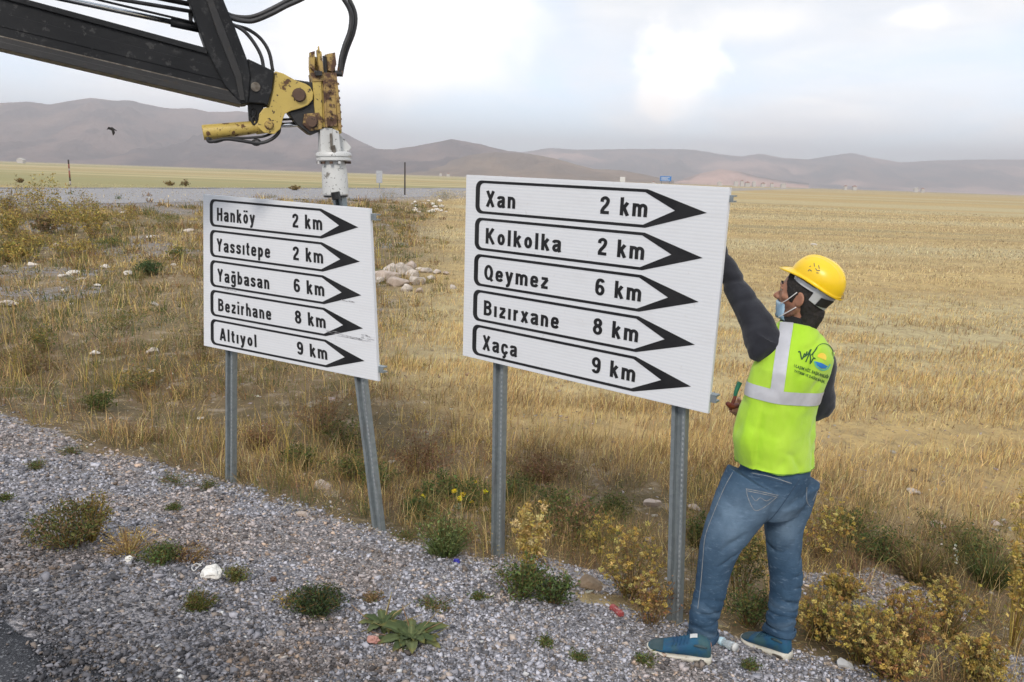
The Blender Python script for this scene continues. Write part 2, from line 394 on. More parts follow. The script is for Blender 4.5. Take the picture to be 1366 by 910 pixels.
def ridge(prof, Y0, foot, mat, seed, rough=1.0, nrow=46):
    px = np.array([p[0] for p in prof], float); py = np.array([p[1] for p in prof], float)
    u = np.arange(px[0], px[-1], 1.6 if Y0 < 7000 else 2.2); yy = np.interp(u, px, py)+1.2*(fbm(u*.09, u*0, 0, seed)-.5)
    P = np.array([aty(a, b, Y0) for a, b in zip(u, yy)]); X = P[:, 0]; H = P[:, 2]+2
    rows = []
    for k in range(nrow):
        t = k/(nrow-1); tt = t*1.55            # t=1/1.55 at the crest, then down the back
        y = Y0-foot*(1-tt) if tt <= 1 else Y0+foot*(tt-1)
        if tt <= 1: prof_ = tt**1.35
        else: prof_ = 1-((tt-1)/.55)**1.2
        Xs = X*(y/Y0); sp = rough*foot*.2
        n = fbm(Xs/sp+.4*fbm(Xs/sp*.7, np.full_like(Xs, y)/sp*.7, 0, seed+3), np.full_like(Xs, y)/(sp*2.2), 0, seed+1, 5)
        rid = 1-abs(2*n-1)
        amp = 4*prof_*(1-prof_) if tt <= 1 else 0
        z = H*prof_*(1+.0*rid)+(rid-.62)*H*.55*amp
        if tt <= 1: z = np.minimum(z, CAMH+(H-CAMH)*(y/Y0)*.985) if k < nrow*.63 else z
        z = np.maximum(z, -8*(1-prof_)-2) if k else z*0-12
        rows.append(np.stack([Xs, np.full_like(Xs, y), z], 1))
    V = np.concatenate(rows); nu = len(u); I = np.arange(len(V)).reshape(nrow, nu)
    Fq = np.stack([I[:-1, :-1], I[:-1, 1:], I[1:, 1:], I[1:, :-1]], -1).reshape(-1, 4)
    return kind(mesh_obj('mountain', V, Fq, mat, None, True), 'structure')
mA = mount_mat('hazy brown slope', (.24, .17, .15), (.12, .095, .095), (.32, .22, .18))
mC = mount_mat('far slope', (.30, .20, .16), (.14, .115, .105), (.72, .46, .36))
mD = mount_mat('near tan slope', (.30, .21, .14), (.22, .16, .115), (.38, .29, .22))
ridge(RC, 8300, 2200, mC, 41); ridge(RA, 4700, 1700, mA, 51); ridge(RB, 4100, 1200, mA, 61); ridge(RD, 3400, 750, mD, 71); ridge(RE, 4500, 600, mC, 81)

# ------------------------------------------------------------------ ROAD SIGNS
def galv_mat():
    m, t, b = newmat('galvanised steel'); co = coords(t)
    vor = t.new('ShaderNodeTexVoronoi'); vor.inputs['Scale'].default_value = 45; t.link(co, vor.inputs['Vector'])
    s = t.new('ShaderNodeSeparateColor'); t.link(vor.outputs['Color'], s.inputs[0])
    col = t.mix(s.outputs[0], (.235, .27, .285), (.29, .325, .34))
    col = t.mix(t.ramp(t.noise(t.scale(co, (1, 1, .12)), 22, 5, .6), .5, .7, 0, .6), col, (.17, .17, .168))
    t.link(col, b.inputs['Base Color']); b.inputs['Metallic'].default_value = .55; b.inputs['Roughness'].default_value = .48
    bump(t, b, t.noise(co, 90, 3), .15, .001); return m
M_galv = galv_mat(); M_slot = simple('dull zinc', (.31, .33, .34), (.25, .27, .28), .7)
def sign_mat():
    m, t, b = newmat('reflective white sheeting'); uv = t.new('ShaderNodeAttribute', attribute_name='sheet'); u = t.new('ShaderNodeSeparateColor')
    t.link(uv.outputs['Color'], u.inputs[0])
    rib = t.math('SINE', t.math('MULTIPLY', u.outputs[1], 2*math.pi*62))      # fine horizontal ribs of the sheeting
    co = coords(t)
    c = t.mix(t.ramp(rib, -.2, .9), (.66, .68, .715), (.695, .71, .735))
    c = t.mix(t.ramp(t.noise(t.scale(co, (1, 1, 3)), 3.5, 6, .65), .52, .74, 0, .38), c, (.60, .605, .62))
    c = t.mix(t.ramp(t.noise(t.scale(co, (1, 1, .5)), 38, 3, .6), .66, .76, 0, .35), c, (.48, .46, .43))
    t.link(c, b.inputs['Base Color']); b.inputs['Roughness'].default_value = .38
    bump(t, b, rib, .15, .0006); return m
M_sign = sign_mat()
M_ink = simple('black vinyl', (.012, .012, .014), (.02, .02, .022), .6, 6, bumps=0, spec=.25)
M_scuff = simple('scuffed paint', (.20, .20, .21), (.5, .5, .52), .8, 60, bumps=0, lo=.4, hi=.6)

class Patch:
    """sign face with corners TL TR BR BL (1.5 m x 1.0 m nominal); at(u, v, off): u right, v down, off towards the reader"""
    def __init__(s, C, bow=0.0):
        s.C = [np.array(c, float) for c in C]
        n = np.cross(s.C[1]-s.C[0], s.C[3]-s.C[0]); n /= np.linalg.norm(n)
        if n @ (CAM-s.C[0]) < 0: n = -n
        s.n = n; s.bow = bow
    def at(s, u, v, off=0.0):
        a, b = u/1.5, v; tl, tr, br, bl = s.C
        return (tl*(1-a)+tr*a)*(1-b)+(bl*(1-a)+br*a)*b + s.n*(off+s.bow*math.sin(math.pi*a)*math.sin(math.pi*min(max(b, 0), 1)))
def arrow_ring(v0, v1, w_top=.0135, w_left=.030):
    """outline of one direction arrow: outer and inner loops with equal counts"""
    L, Sh, Tip = .071, 1.112, 1.409; mid = (v0+v1)/2; rr = .040; ri = .028
    def loop(l, sh, tip, a, b, r):
        P = []
        P += [(l+r-r*math.cos(t), a+r-r*math.sin(t)) for t in np.linspace(0, math.pi/2, 7)]
        P += [(l+r+(sh-l-r)*k/12, a) for k in range(1, 12)]+[(sh, a)]
        P += [(sh+(tip-sh)*k/5, a+(mid-a)*k/5) for k in range(1, 6)]
        P += [(tip+(sh-tip)*k/5, mid+(b-mid)*k/5) for k in range(1, 5)]+[(sh, b)]
        P += [(sh+(l+r-sh)*k/12, b) for k in range(1, 12)]
        P += [(l+r-r*math.sin(t), b-r+r*math.cos(t)) for t in np.linspace(0, math.pi/2, 7)]
        return P
    return loop(L, Sh, Tip, v0, v1, rr), loop(L+w_left, Sh-.012, 1.256, v0+w_top, v1-w_top, ri)
def _arc(cx, cy, rx, ry, a0, a1, n=14): return [(cx+rx*math.cos(math.radians(a)), cy+ry*math.sin(math.radians(a))) for a in np.linspace(a0, a1, n)]
def _sp(P): return [tuple(q) for q in spline([(a, b, 0) for a, b in P], 5)[:, :2]]
WT = .18                                               # narrow bold grotesque, drawn as strokes; capital height 1
def _font():
    xh = .72; h = WT/2; t = xh-h; o = {}
    W = .46; c = W/2
    def oval(cx=c, w=W, y0=h, y1=t): return _arc(cx, (y0+y1)/2, w/2-h, (y1-y0)/2, 0, 360, 25)
    o['o'] = (W, [oval()]); o['ö'] = (W, [oval(), [(.12, .86), (.12, .99)], [(.34, .86), (.34, .99)]])
    o['n'] = (W, [[(h, 0), (h, xh)], [(h, .47)]+_arc(c, .44, c-h, t-.44, 160, 0, 9)+[(W-h, 0)]])
    o['h'] = (W, [[(h, 0), (h, 1)], [(h, .47)]+_arc(c, .44, c-h, t-.44, 160, 0, 9)+[(W-h, 0)]])
    o['m'] = (.74, [[(h, 0), (h, xh)], [(h, .47)]+_arc(.225, .46, .225-h, t-.46, 160, 0, 8)+[(.37, 0)], [(.37, .47)]+_arc(.515, .46, .145, t-.46, 160, 0, 8)+[(.74-h, 0)]])
    o['r'] = (.32, [[(h, 0), (h, xh)], [(h, .42)]+_arc(.30, .40, .22, t-.40+.01, 170, 92, 7)])
    o['k'] = (.46, [[(h, 0), (h, 1)], [(.38, xh), (.12, .32)], [(.19, .46), (.40, 0)]])
    o['l'] = (WT, [[(h, 0), (h, 1)]]); o['ı'] = (WT, [[(h, 0), (h, xh)]]); o['i'] = (WT, [[(h, 0), (h, xh)], [(h, .86), (h, 1)]])
    o['t'] = (.30, [_sp([(.13, .93), (.13, .6), (.13, .2), (.17, .09), (.29, .075)]), [(0, xh-.065), (.29, xh-.065)]])
    arch = _sp([(.055, .52), (.10, .615), (.23, t), (.345, .61), (.37, .50), (.37, .2), (.375, .10), (.42, 0)])
    bowl = _sp([(.37, .42), (.25, .385), (.12, .33), (.08, .20), (.12, .10), (.20, .075), (.31, .13), (.37, .25)])
    o['a'] = (.46, [arch, bowl])
    o['e'] = (W, [_sp([(.08, .38), (.09, .50), (.15, .61), (.24, t), (.33, .60), (.375, .49), (.38, .38)]), [(.03, .365), (.44, .365)], _sp([(.08, .38), (.085, .22), (.14, .11), (.24, h), (.33, .10), (.41, .20)])])
    o['s'] = (.43, [_sp([(.375, .50), (.33, .60), (.22, t), (.12, .61), (.085, .52), (.13, .43), (.22, .37), (.31, .31), (.35, .215), (.31, .115), (.21, h), (.10, .115), (.05, .23)])])
    o['z'] = (.42, [[(.03, t), (.40, t)], [(.37, t-.03), (.06, h+.03)], [(.02, h), (.41, h)]])
    o['x'] = (.46, [[(.07, xh), (.39, 0)], [(.39, xh), (.07, 0)]])
    o['y'] = (.46, [[(.06, xh), (.235, .05)], _sp([(.40, xh), (.25, .12), (.20, -.09), (.14, -.17), (.04, -.18)])])
    o['p'] = (W, [[(h, xh), (h, -.27)], oval()]); o['b'] = (W, [[(h, 1), (h, 0)], oval()])
    o['g'] = (W, [oval(), [(W-h, xh)]+_sp([(W-h, .1), (W-h, -.06), (.31, -.17), (.21, -.19), (.11, -.17), (.05, -.10)])])
    o['ğ'] = (W, o['g'][1]+[_arc(c, .97, .11, .09, 180, 360, 9)])
    o['c'] = (.44, [_sp([(.38, .47), (.34, .59), (.24, t), (.13, .60), (.08, .45), (.08, .27), (.13, .12), (.24, h), (.34, .12), (.39, .24)])])
    o['ç'] = (.44, o['c'][1]+[[(.24, .02), (.27, -.09), (.21, -.19), (.10, -.20)]])
    o['H'] = (.54, [[(h, 0), (h, 1)], [(.54-h, 0), (.54-h, 1)], [(h, .53), (.54-h, .53)]])
    o['K'] = (.56, [[(h, 0), (h, 1)], [(.46, 1), (.13, .40)], [(.22, .56), (.50, 0)]])
    o['X'] = (.54, [[(.08, 1), (.46, 0)], [(.46, 1), (.08, 0)]])
    o['Y'] = (.54, [[(.07, 1), (.27, .45)], [(.47, 1), (.27, .45)], [(.27, .48), (.27, 0)]])
    o['A'] = (.56, [[(.07, 0), (.27, 1)], [(.49, 0), (.29, 1)], [(.13, .27), (.43, .27)]])
    o['Q'] = (.58, [oval(.29, .58, h, 1-h), [(.34, .22), (.54, -.03)]])
    o['B'] = (.54, [[(h, 0), (h, 1)], [(h, 1-h), (.26, 1-h)]+_arc(.26, .735, .17, 1-h-.735, 90, -90, 9)+[(h, .53)], [(h, .53), (.28, .53)]+_arc(.28, .305, .18, .305-h, 90, -90, 9)+[(h, h)]])
    o['2'] = (.50, [_sp([(.085, .68), (.11, .83), (.25, 1-h), (.38, .84), (.40, .70), (.33, .52), (.18, .32), (.09, .12)]), [(.02, h), (.48, h)]])
    o['6'] = (.50, [_arc(.25, .32, .165, .32-h, 0, 360, 25), _sp([(.41, .78), (.36, .88), (.26, 1-h), (.15, .86), (.09, .65), (.085, .32)])])
    o['9'] = (.50, [_arc(.25, .68, .165, .32-h, 0, 360, 25), _sp([(.09, .22), (.14, .12), (.24, h), (.35, .14), (.41, .35), (.415, .68)])])
    o['8'] = (.50, [_arc(.25, .735, .15, 1-h-.735, 0, 360, 23), _arc(.25, .305, .17, .305-h, 0, 360, 23)])
    o[' '] = (.20, [])
    return o
FONT = _font()
def ribbon2(P, w):
    P = np.array([p for i, p in enumerate(P) if i == 0 or np.hypot(p[0]-P[i-1][0], p[1]-P[i-1][1]) > 1e-5]); closed = np.allclose(P[0], P[-1]) and len(P) > 3
    if closed: P = P[:-1]; T = np.roll(P, -1, 0)-np.roll(P, 1, 0)
    else: T = np.gradient(P, axis=0)
    T /= np.linalg.norm(T, axis=1)[:, None]; N = np.stack([-T[:, 1], T[:, 0]], 1)*w/2; n = len(P)
    V = np.concatenate([P+N, P-N]); m = n if closed else n-1
    return V, [(i, (i+1) % n, n+(i+1) % n, n+i) for i in range(m)]
def glyphs(text, u0, u1, base, cap, gap=.17):
    V = []; Fc = []; L = []; x = 0; n = 0; lay = 0
    for ch in text:
        wd, st = FONT[ch]
        for k, P in enumerate(st):
            v, f = ribbon2(P, WT); V.append(v+np.array([x, 0])); Fc += [tuple(i+n for i in q) for q in f]; L += [k]*len(v); n += len(v)
        x += wd+gap
    V = np.concatenate(V); X = V[:, 0]; X = (X-X.min())/(X.max()-X.min())
    return np.stack([u0+X*(u1-u0), base-V[:, 1]*cap, np.array(L)*.00012], 1), Fc
def tess_patch(pa, u, v, off): return [pa.at(a, b, off) for a, b in zip(u, v)]
def make_sign(corners, names, kms, label, posts, bow=0.0, rail_over=.035):
    base = np.mean([np.array(p[1]) for p in posts], 0)
    t = root('road_sign', base, label, 'road sign', 'village direction signs')
    pa = Patch(corners, bow)
    # panel: folded sheet 1.5 x 1.0 m
    nu, nv = 16, 12; V = []; uvs = []
    for off in (0.0, -.004):
        for j in range(nv+1):
            for i in range(nu+1): V.append(pa.at(1.5*i/nu, j/nv, off)); uvs.append((i/nu, j/nv, 0))
    N = (nu+1)*(nv+1); Fc = []
    for j in range(nv):
        for i in range(nu):
            a = j*(nu+1)+i; Fc.append((a, a+1, a+nu+2, a+nu+1)); Fc.append((N+a+nu+1, N+a+nu+2, N+a+1, N+a))
    rim = [i for i in range(nu+1)]+[j*(nu+1)+nu for j in range(1, nv+1)]+[nv*(nu+1)+i for i in range(nu-1, -1, -1)]+[j*(nu+1) for j in range(nv-1, 0, -1)]
    for k in range(len(rim)): a, b = rim[k], rim[(k+1) % len(rim)]; Fc.append((b, a, N+a, N+b))
    panel = mesh_obj('panel', V, Fc, M_sign, t, False, {'sheet': np.array(uvs)})
    fl = G()
    for a, b in (((0.0, 0), (0.0, 1)), ((1.5, 0), (1.5, 1)), ((0, 0.0), (1.5, 0.0)), ((0, 1.0), (1.5, 1.0))):
        p, q = pa.at(*a, -.012), pa.at(*b, -.012); d = (q-p)/np.linalg.norm(q-p)
        fl.add(*box((p+q)/2-0*d, np.linalg.norm(q-p)+.004, .003, .018, d, np.cross(pa.n, d), pa.n))
    fl.obj('folded_edge', M_sign, panel)
    for k in range(5):
        v0 = .0235+.1955*k; v1 = v0+.1735
        o_, i_ = arrow_ring(v0, v1); V = [pa.at(a, b, .0016) for a, b in o_]+[pa.at(a, b, .0016) for a, b in i_]; n = len(o_)
        mesh_obj('arrow_outline', V, [(j, n+j, n+(j+1) % n, (j+1) % n) for j in range(n)], M_ink, panel)
        for txt, (u0, u1), base_v in ((names[k][0], names[k][1], v0+.1345), (kms[k], (.862 if kms[k][0] != '9' else .868, 1.118), v0+.1255)):
            P, Fc = glyphs(txt, u0, u1, base_v, .083)
            mesh_obj('lettering', [pa.at(a, b, .0018+d) for a, b, d in P], Fc, M_ink, panel)
    return t, pa, panel
def post(pa, t, top, bot, w=.072, d=.040, name='post'):
    """cold formed channel: web to the reader with a shallow groove, perforated flange"""
    top, bot = np.array(top, float), np.array(bot, float); ax = top-bot; L = np.linalg.norm(ax); ax /= L
    ux = np.cross(ax, pa.n); ux /= np.linalg.norm(ux)
    if ux @ (pa.C[1]-pa.C[0]) < 0: ux = -ux
    un = np.cross(ux, ax); un = un if un @ pa.n > 0 else -un
    prof = [(-.5, -1), (-.5, 0), (-.24, 0), (-.17, -.55), (.17, -.55), (.24, 0), (.5, 0), (.5, -1), (.40, -1), (.40, -.14), (.29, -.14), (.21, -.68), (-.21, -.68), (-.29, -.14), (-.40, -.14), (-.40, -1)]
    rings = []
    for p in (bot-ax*.25, top): rings.append(np.array([p+ux*a*w+un*b*d for a, b in prof]))
    c = G(); V, Fc = loft(rings, cap=False); c.add(V, Fc)
    o = c.obj(name, M_galv, t, fix=True)
    hl = G(); n = int(L/.026)
    for k in range(n):                                  # row of punched slots along the right flange, dark recesses 1 mm proud plates
        q = bot+ax*(.05+k*.026)
        hl.add(*box(q+ux*w*.37+un*.0006, .007, .012, .0012, ux, ax, un))
    hl.obj('punched_slots', M_slot, o).__setitem__('kind', 'stuff')
    return o
def rail(pa, t, v, over, name='rail', u0=.06, endr=1.0):
    a, b = pa.at(u0, v, -.028), pa.at(1.5, v, -.028); d = (b-a)/np.linalg.norm(b-a); b = b+d*over
    up = np.cross(d, pa.n); up /= np.linalg.norm(up)
    c = G(); prof = [(-.5, 1), (.5, 1), (.5, -1), (.28, -1), (.28, .8), (-.28, .8), (-.28, -1), (-.5, -1)]
    c.add(*loft([np.array([p+up*x*.036*endr+pa.n*y*.020 for x, y in prof]) for p in (a, b)])); return c.obj(name, M_galv, t)

big = [(622, 233.8), (973.2, 250.6), (943.7, 551.5), (617.5, 474)]
cb = [(-.2751, 4.2089, 1.6548), (.8957, 3.2990, 1.6377), (.8941, 3.3158, .6378), (-.2767, 4.2258, .6549)]
NB = [('Xan', (.145, .345)), ('Kolkolka', (.150, .650)), ('Qeymez', (.146, .580)), ('Bızırxane', (.150, .657)), ('Xaça', (.148, .395))]
NL = [('Hanköy', (.145, .52)), ('Yassıtepe', (.14, .66)), ('Yağbasan', (.145, .645)), ('Bezirhane', (.15, .655)), ('Altıyol', (.16, .51))]
KM = ['2 km', '2 km', '6 km', '8 km', '9 km']
pbl = (onground(661, 747), onground(897, 843))
def line_to_plane(px, py, Pq, n, off):
    r = ray(px, py); return CAM+r*(((np.array(Pq)-np.array(n)*off-CAM) @ n)/(r @ n))
_pa = Patch(cb); 
postsB = []
for (bx, by), (tx, ty) in (((661, 747), (664.5, 489)), ((897, 843), (905, 547))):
    top = line_to_plane(tx, ty, _pa.C[0], _pa.n, .052)
    bot = line_to_plane(bx, by, _pa.C[0], _pa.n, .052)
    d = top-bot; postsB.append((bot+d*(1+.93/np.linalg.norm(d)), bot))
tB, paB, panB = make_sign(cb, NB, KM, 'large white direction sign headed Xan that the worker in the yellow helmet holds from behind', postsB)
for tp, bt in postsB: post(paB, tB, tp, bt)
rail(paB, tB, .045, .018, endr=.8); rail(paB, tB, .93, .03)
cl = [aty(271, 259.5, 5.058), aty(492.5, 278.5, 4.325), aty(504, 508.5, 4.310), aty(272, 461, 5.066)]
_pl = Patch(cl); postsL = []
for (bx, by), (tx, ty), ext in (((305, 637), (305.5, 466), .93), ((500.5, 689), (478.2, 505), None)):
    top = line_to_plane(tx, ty, (_pl.C[0]+_pl.C[2])/2, _pl.n, .055); bot = line_to_plane(bx, by, (_pl.C[0]+_pl.C[2])/2, _pl.n, .055); d = top-bot
    if ext: top = bot+d*(1+ext/np.linalg.norm(d))
    else: top = line_to_plane(449.5, 262, (_pl.C[0]+_pl.C[2])/2, _pl.n, .055)
    postsL.append((top, bot))
tL, paL, panL = make_sign(cl, NL, KM, 'smaller looking white direction sign headed Hanköy with scuffed right edge, under the driving hammer', postsL, .008)
for k, (tp, bt) in enumerate(postsL): post(paL, tL, tp, bt)
rail(paL, tL, .045, .040); rail(paL, tL, .93, .035)
# scrapes across the left sign
g_ = G()
for u0, u1, v, h in ((1.10, 1.30, .752, .010), (1.20, 1.46, .762, .006), (1.385, 1.47, .750, .020), (1.42, 1.49, .745, .010), (.18, .33, .587, .007), (1.25, 1.36, .545, .003)):
    for _ in range(9):
        a = u0+(u1-u0)*random.random()*.7; b = min(a+(u1-u0)*random.uniform(.15, .5), 1.49); c0 = v+random.uniform(-1, 1)*h; hh = random.uniform(.0008, .0028)
        g_.add([paL.at(a, c0, .0026), paL.at(b, c0+.002, .0026), paL.at(b, c0+hh+.002, .0026), paL.at(a, c0+hh, .0026)], [(0, 1, 2, 3)])
g_.obj('scuff_mark', M_scuff, panL, fix=False)

# ------------------------------------------------------------------ HYDRAULIC BOOM with post driver
POSTTOP = postsL[1][0]
PD = np.array([.93, .37, 0]); PN = np.cross(PD, (0, 0, 1)); PN /= np.linalg.norm(PN)          # plane of the boom; PN towards camera
if PN[1] > 0: PN = -PN
def CP(px, py, off=0.0):
    r = ray(px, py); return CAM+r*(((POSTTOP+PN*off-CAM) @ PN)/(r @ PN))
def plate(c, poly, th, off=0.0):
    c.add(*prism([CP(a, b, off+th/2) for a, b in poly], -PN*th))
def worn(name, base, dark, rust, rough=.5, lo=.54, hi=.62, sc_=9):
    m, t, b = newmat(name); co = coords(t)
    col = t.mix(t.ramp(t.noise(co, 4, 5), .3, .7), base, dark)
    col = t.mix(t.ramp(t.noise(co, sc_, 8, .68), lo, hi), col, rust)
    col = t.mix(t.ramp(t.noise(t.scale(co, (1, 1, 1), (7, 2, 1)), sc_*4, 4, .7), .60, .65), col, tuple(v*.45 for v in rust))
    t.link(col, b.inputs['Base Color']); t.link(t.ramp(t.noise(co, sc_, 6, .6), lo, hi, rough-.1, .85), b.inputs['Roughness'])
    bump(t, b, t.noise(co, 45, 5, .65), .4, .004); return m
M_yel = worn('chipped yellow paint', (.54, .40, .10), (.44, .33, .09), (.10, .055, .03), .5, .615, .655)
M_yrust = worn('rusted yellow paint', (.46, .33, .09), (.30, .19, .07), (.085, .045, .03), .6, .44, .56, 16)
M_rust = worn('brown rust', (.075, .045, .035), (.13, .075, .045), (.03, .022, .02), .8)
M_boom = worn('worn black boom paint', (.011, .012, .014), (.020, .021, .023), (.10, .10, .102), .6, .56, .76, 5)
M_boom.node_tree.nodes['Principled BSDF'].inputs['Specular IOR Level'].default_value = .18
M_ycyl = worn('scabbed yellow paint', (.54, .40, .10), (.42, .31, .09), (.12, .065, .03), .55, .575, .61, 24)
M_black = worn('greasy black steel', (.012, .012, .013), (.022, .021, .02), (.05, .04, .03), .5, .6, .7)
M_white = worn('chipped white paint', (.60, .61, .60), (.52, .53, .53), (.20, .19, .17), .5, .60, .66, 14)
M_hose = simple('rubber hose', (.018, .018, .020), (.035, .035, .038), .5, 20, bumps=.1)
M_chrome = simple('chromed rod', (.62, .64, .66), (.55, .56, .58), .2, 5, metal=1.0, bumps=0)
M_pin = simple('worn steel pin', (.22, .20, .17), (.12, .10, .08), .5, 30, metal=.6, bumps=.3)
boom = root('crane_boom', CP(340, 116), 'black hydraulic boom with yellow rusty post driving head reaching in from the left', 'crane boom')
def top_y(x): return (x-29)*.2715
def bot_y(x): return 64+.24*x
c = G(); poly = [(-420, top_y(-420)), (-420, bot_y(-420)), (322, 137.5), (331, 128), (318, 84), (290, 72), (250, 60)]
plate(c, poly, .17); c.obj('main_beam', M_boom, boom, bevel=.006)
c = G(); plate(c, [(-420, bot_y(-420)-13), (-420, bot_y(-420)-5), (318, 134), (316, 124)], .20); c.obj('lower_side_strip', M_black, boom, bevel=.002)  # black strip puts the shading of the beam's lower third into colour
c = G(); plate(c, [(-420, bot_y(-420)-15.5), (-420, bot_y(-420)-13.6), (306, 121.5), (305, 120)], .186); c.obj('worn_highlight_strip', M_pin, boom, bevel=.001)  # pale worn strip, imitates the highlight line along the beam side
c = G()
plate(c, [(-420, top_y(-420)-2), (-420, top_y(-420)+5), (276, top_y(276)+5), (276, top_y(276)-3)], .20)
c.obj('top_flange', M_boom, boom, bevel=.002)
c = G(); plate(c, [(-420, bot_y(-420)-7), (-420, bot_y(-420)+3), (322, 140), (321, 131)], .21)
c.obj('bottom_flange', M_black, boom, bevel=.002)
c = G()
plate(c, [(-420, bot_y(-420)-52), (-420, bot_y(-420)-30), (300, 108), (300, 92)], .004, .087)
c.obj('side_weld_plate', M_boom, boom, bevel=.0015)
c = G(); plate(c, [(237, -40), (285, -40), (297, -3), (314, 38), (330, 80), (334, 100), (331, 138), (322, 139), (300, 115), (275, 66), (262, 30), (250, -4)], .22)
c.obj('lift_arm', M_boom, boom, bevel=.008)
c = G(); plate(c, [(262, -40), (269, -40), (300, 40), (322, 100), (327, 134), (320, 134), (314, 104), (290, 44)], .010, .113)
c.obj('arm_stiffener', M_black, boom, bevel=.002)
c = G(); plate(c, [(330, 78), (345, 85), (366, 95), (363, 120), (357, 141), (350, 138), (328, 137), (333, 104)], .19); jh = c.obj('joint_housing', M_boom, boom, bevel=.006)
def bolt(px, py, r, off, th, mat, name, parent, n=18, washer=None):
    c = G()
    c.add(*tube([CP(px, py, off), CP(px, py, off+th)], r*pxm(CP(px, py)), n))
    if washer: c.add(*tube([CP(px, py, off-.001), CP(px, py, off+th*.35)], washer*pxm(CP(px, py)), n))
    return c.obj(name, mat, parent, bevel=.0015)
bolt(341, 116, 6.0, .09, .016, M_pin, 'pivot_pin', jh); bolt(341, 116, 5, -.11, .02, M_pin, 'pivot_pin', jh)
c = G(); plate(c, [(331, 136), (353, 138), (350, 150), (346, 152), (344, 164), (338, 166), (332, 160), (331, 146)], .05); c.obj('linkage_lug', M_black, boom, bevel=.003)
def ring_(cx, cy, rx, ry, r, off, mat, name, parent):
    th = np.linspace(0, 2*math.pi, 17)[:-1]; P = [CP(cx+rx*math.cos(a), cy+ry*math.sin(a), off) for a in th]; rings = []
    cen = np.mean(P, 0)
    for p in P:
        e = (p-cen)/np.linalg.norm(p-cen); rings.append(np.array([p+e*r*math.cos(k)+PN*r*math.sin(k) for k in np.arange(8)/8*2*math.pi]))
    c = G(); c.add(*loft(rings, cap=False, close=True)); return c.obj(name, mat, parent, smooth=True)
ring_(337.5, 150, 3.6, 5.2, .006, .03, M_black, 'chain_link', boom); ring_(339, 161, 3.0, 5.0, .006, .035, M_black, 'chain_link', boom); ring_(342, 190, 5.5, 3.6, .006, .03, M_black, 'chain_link', boom)
# yellow bracket
c = G(); YB = [(367, 95), (378, 98), (394, 107), (408, 112), (414, 116), (418, 124), (417, 133), (411, 140), (402, 144), (388, 148), (380, 152), (377, 160), (374, 172), (366, 179), (352, 177), (344, 170), (346, 152), (352, 144), (359, 143), (364, 120)]
for off in (.065, -.065): plate(c, YB, .022, off)
plate(c, [(348, 93), (368, 97), (405, 114), (405, 140), (378, 150), (364, 144), (348, 138)], .11)
yb = c.obj('yellow_bracket', M_yel, boom, bevel=.003)
bolt(399, 127, 7.2, .07, .03, M_rust, 'pivot_pin', yb, 20, 9); bolt(359, 167, 4.6, .07, .025, M_yrust, 'pivot_pin', yb, 10, 6.2); bolt(399, 127, 8, -.10, .03, M_rust, 'pivot_pin', yb, 8)
# tilt cylinder
k0 = pxm(CP(300, 172))
c = G(); c.add(*tube([CP(270.5, 177), CP(273, 176.8), CP(330, 171), CP(348, 168.5)], [9.6*k0, 10*k0, 8.8*k0, 8.0*k0], 20)); c.add(*tube([CP(340, 169.5), CP(352, 168.2)], [9.8*k0, 9.8*k0], 16))
cy = c.obj('tilt_cylinder', M_ycyl, boom, bevel=.002, auto=.6)
c = G(); c.add(*tube([CP(350, 168.5), CP(414, 165)], 3.4*k0, 14)); c.obj('piston_rod', M_chrome, cy, smooth=True)
c = G(); c.add(*tube([CP(366, 160, .02), CP(414, 158, .02)], 1.6*k0, 8)); c.obj('feed_pipe', M_black, boom, smooth=True)
def hose(P, r, name='hydraulic_hose', off=0.0, mat=None, parent=None):
    c = G(); c.add(*tube(spline([CP(p[0], p[1], off+(p[2] if len(p) > 2 else 0)) for p in P]), r, 10)); return c.obj(name, mat or M_hose, parent or boom, smooth=True)
hose([(277, 183), (280, 189), (301, 185.5), (320, 187.5), (345, 191), (362, 186), (372, 176), (372, 164)], .0095, off=.04)
hose([(278, 181), (286, 189.5), (306, 184.5), (330, 184), (352, 182), (366, 176)], .007, off=.02)
# dark knuckle behind the bracket
c = G(); plate(c, [(408, 110), (420, 110), (430, 124), (430, 174), (416, 180), (411, 178), (396, 166), (384, 150), (404, 146), (418, 136), (421, 126)], .10)
plate(c, [(392, 106), (412, 109), (432, 112), (432, 172), (404, 168), (386, 152), (376, 144), (384, 126)], .075)
kn = c.obj('knuckle_plate', M_black, boom, bevel=.004)
c = G(); plate(c, [(406, 152), (426, 150), (430, 172), (414, 175), (404, 166)], .13)
c.obj('yellow_lug', M_yrust, boom, bevel=.004)
bolt(416, 163, 6.2, .065, .022, M_rust, 'pivot_pin', kn, 20, 8)
# rotary driver body
c = G(); plate(c, [(417, 109), (429, 107), (431, 170), (422, 168), (419, 140)], .12, .0); plate(c, [(428, 107), (450, 106), (455, 150), (456, 178), (446, 180), (444, 170), (431, 170)], .10)
body = c.obj('driver_body', M_yel, boom, bevel=.004)
c = G(); plate(c, [(433, 108), (447, 107), (450, 168), (436, 169)], .016, .058); plate(c, [(431, 107), (434, 107), (437, 170), (434, 170)], .04, .052); plate(c, [(446, 107), (450, 107), (456, 174), (452, 174)], .04, .052)
c.obj('slide_rail', M_yrust, body, bevel=.002)
for k in range(7): bolt(439+.6*k, 113+9*k, 1.9, .066, .012, M_rust, 'bolt', body, 6); bolt(451+.7*k, 112+9.4*k, 1.8, .05, .020, M_rust, 'bolt', body, 6)
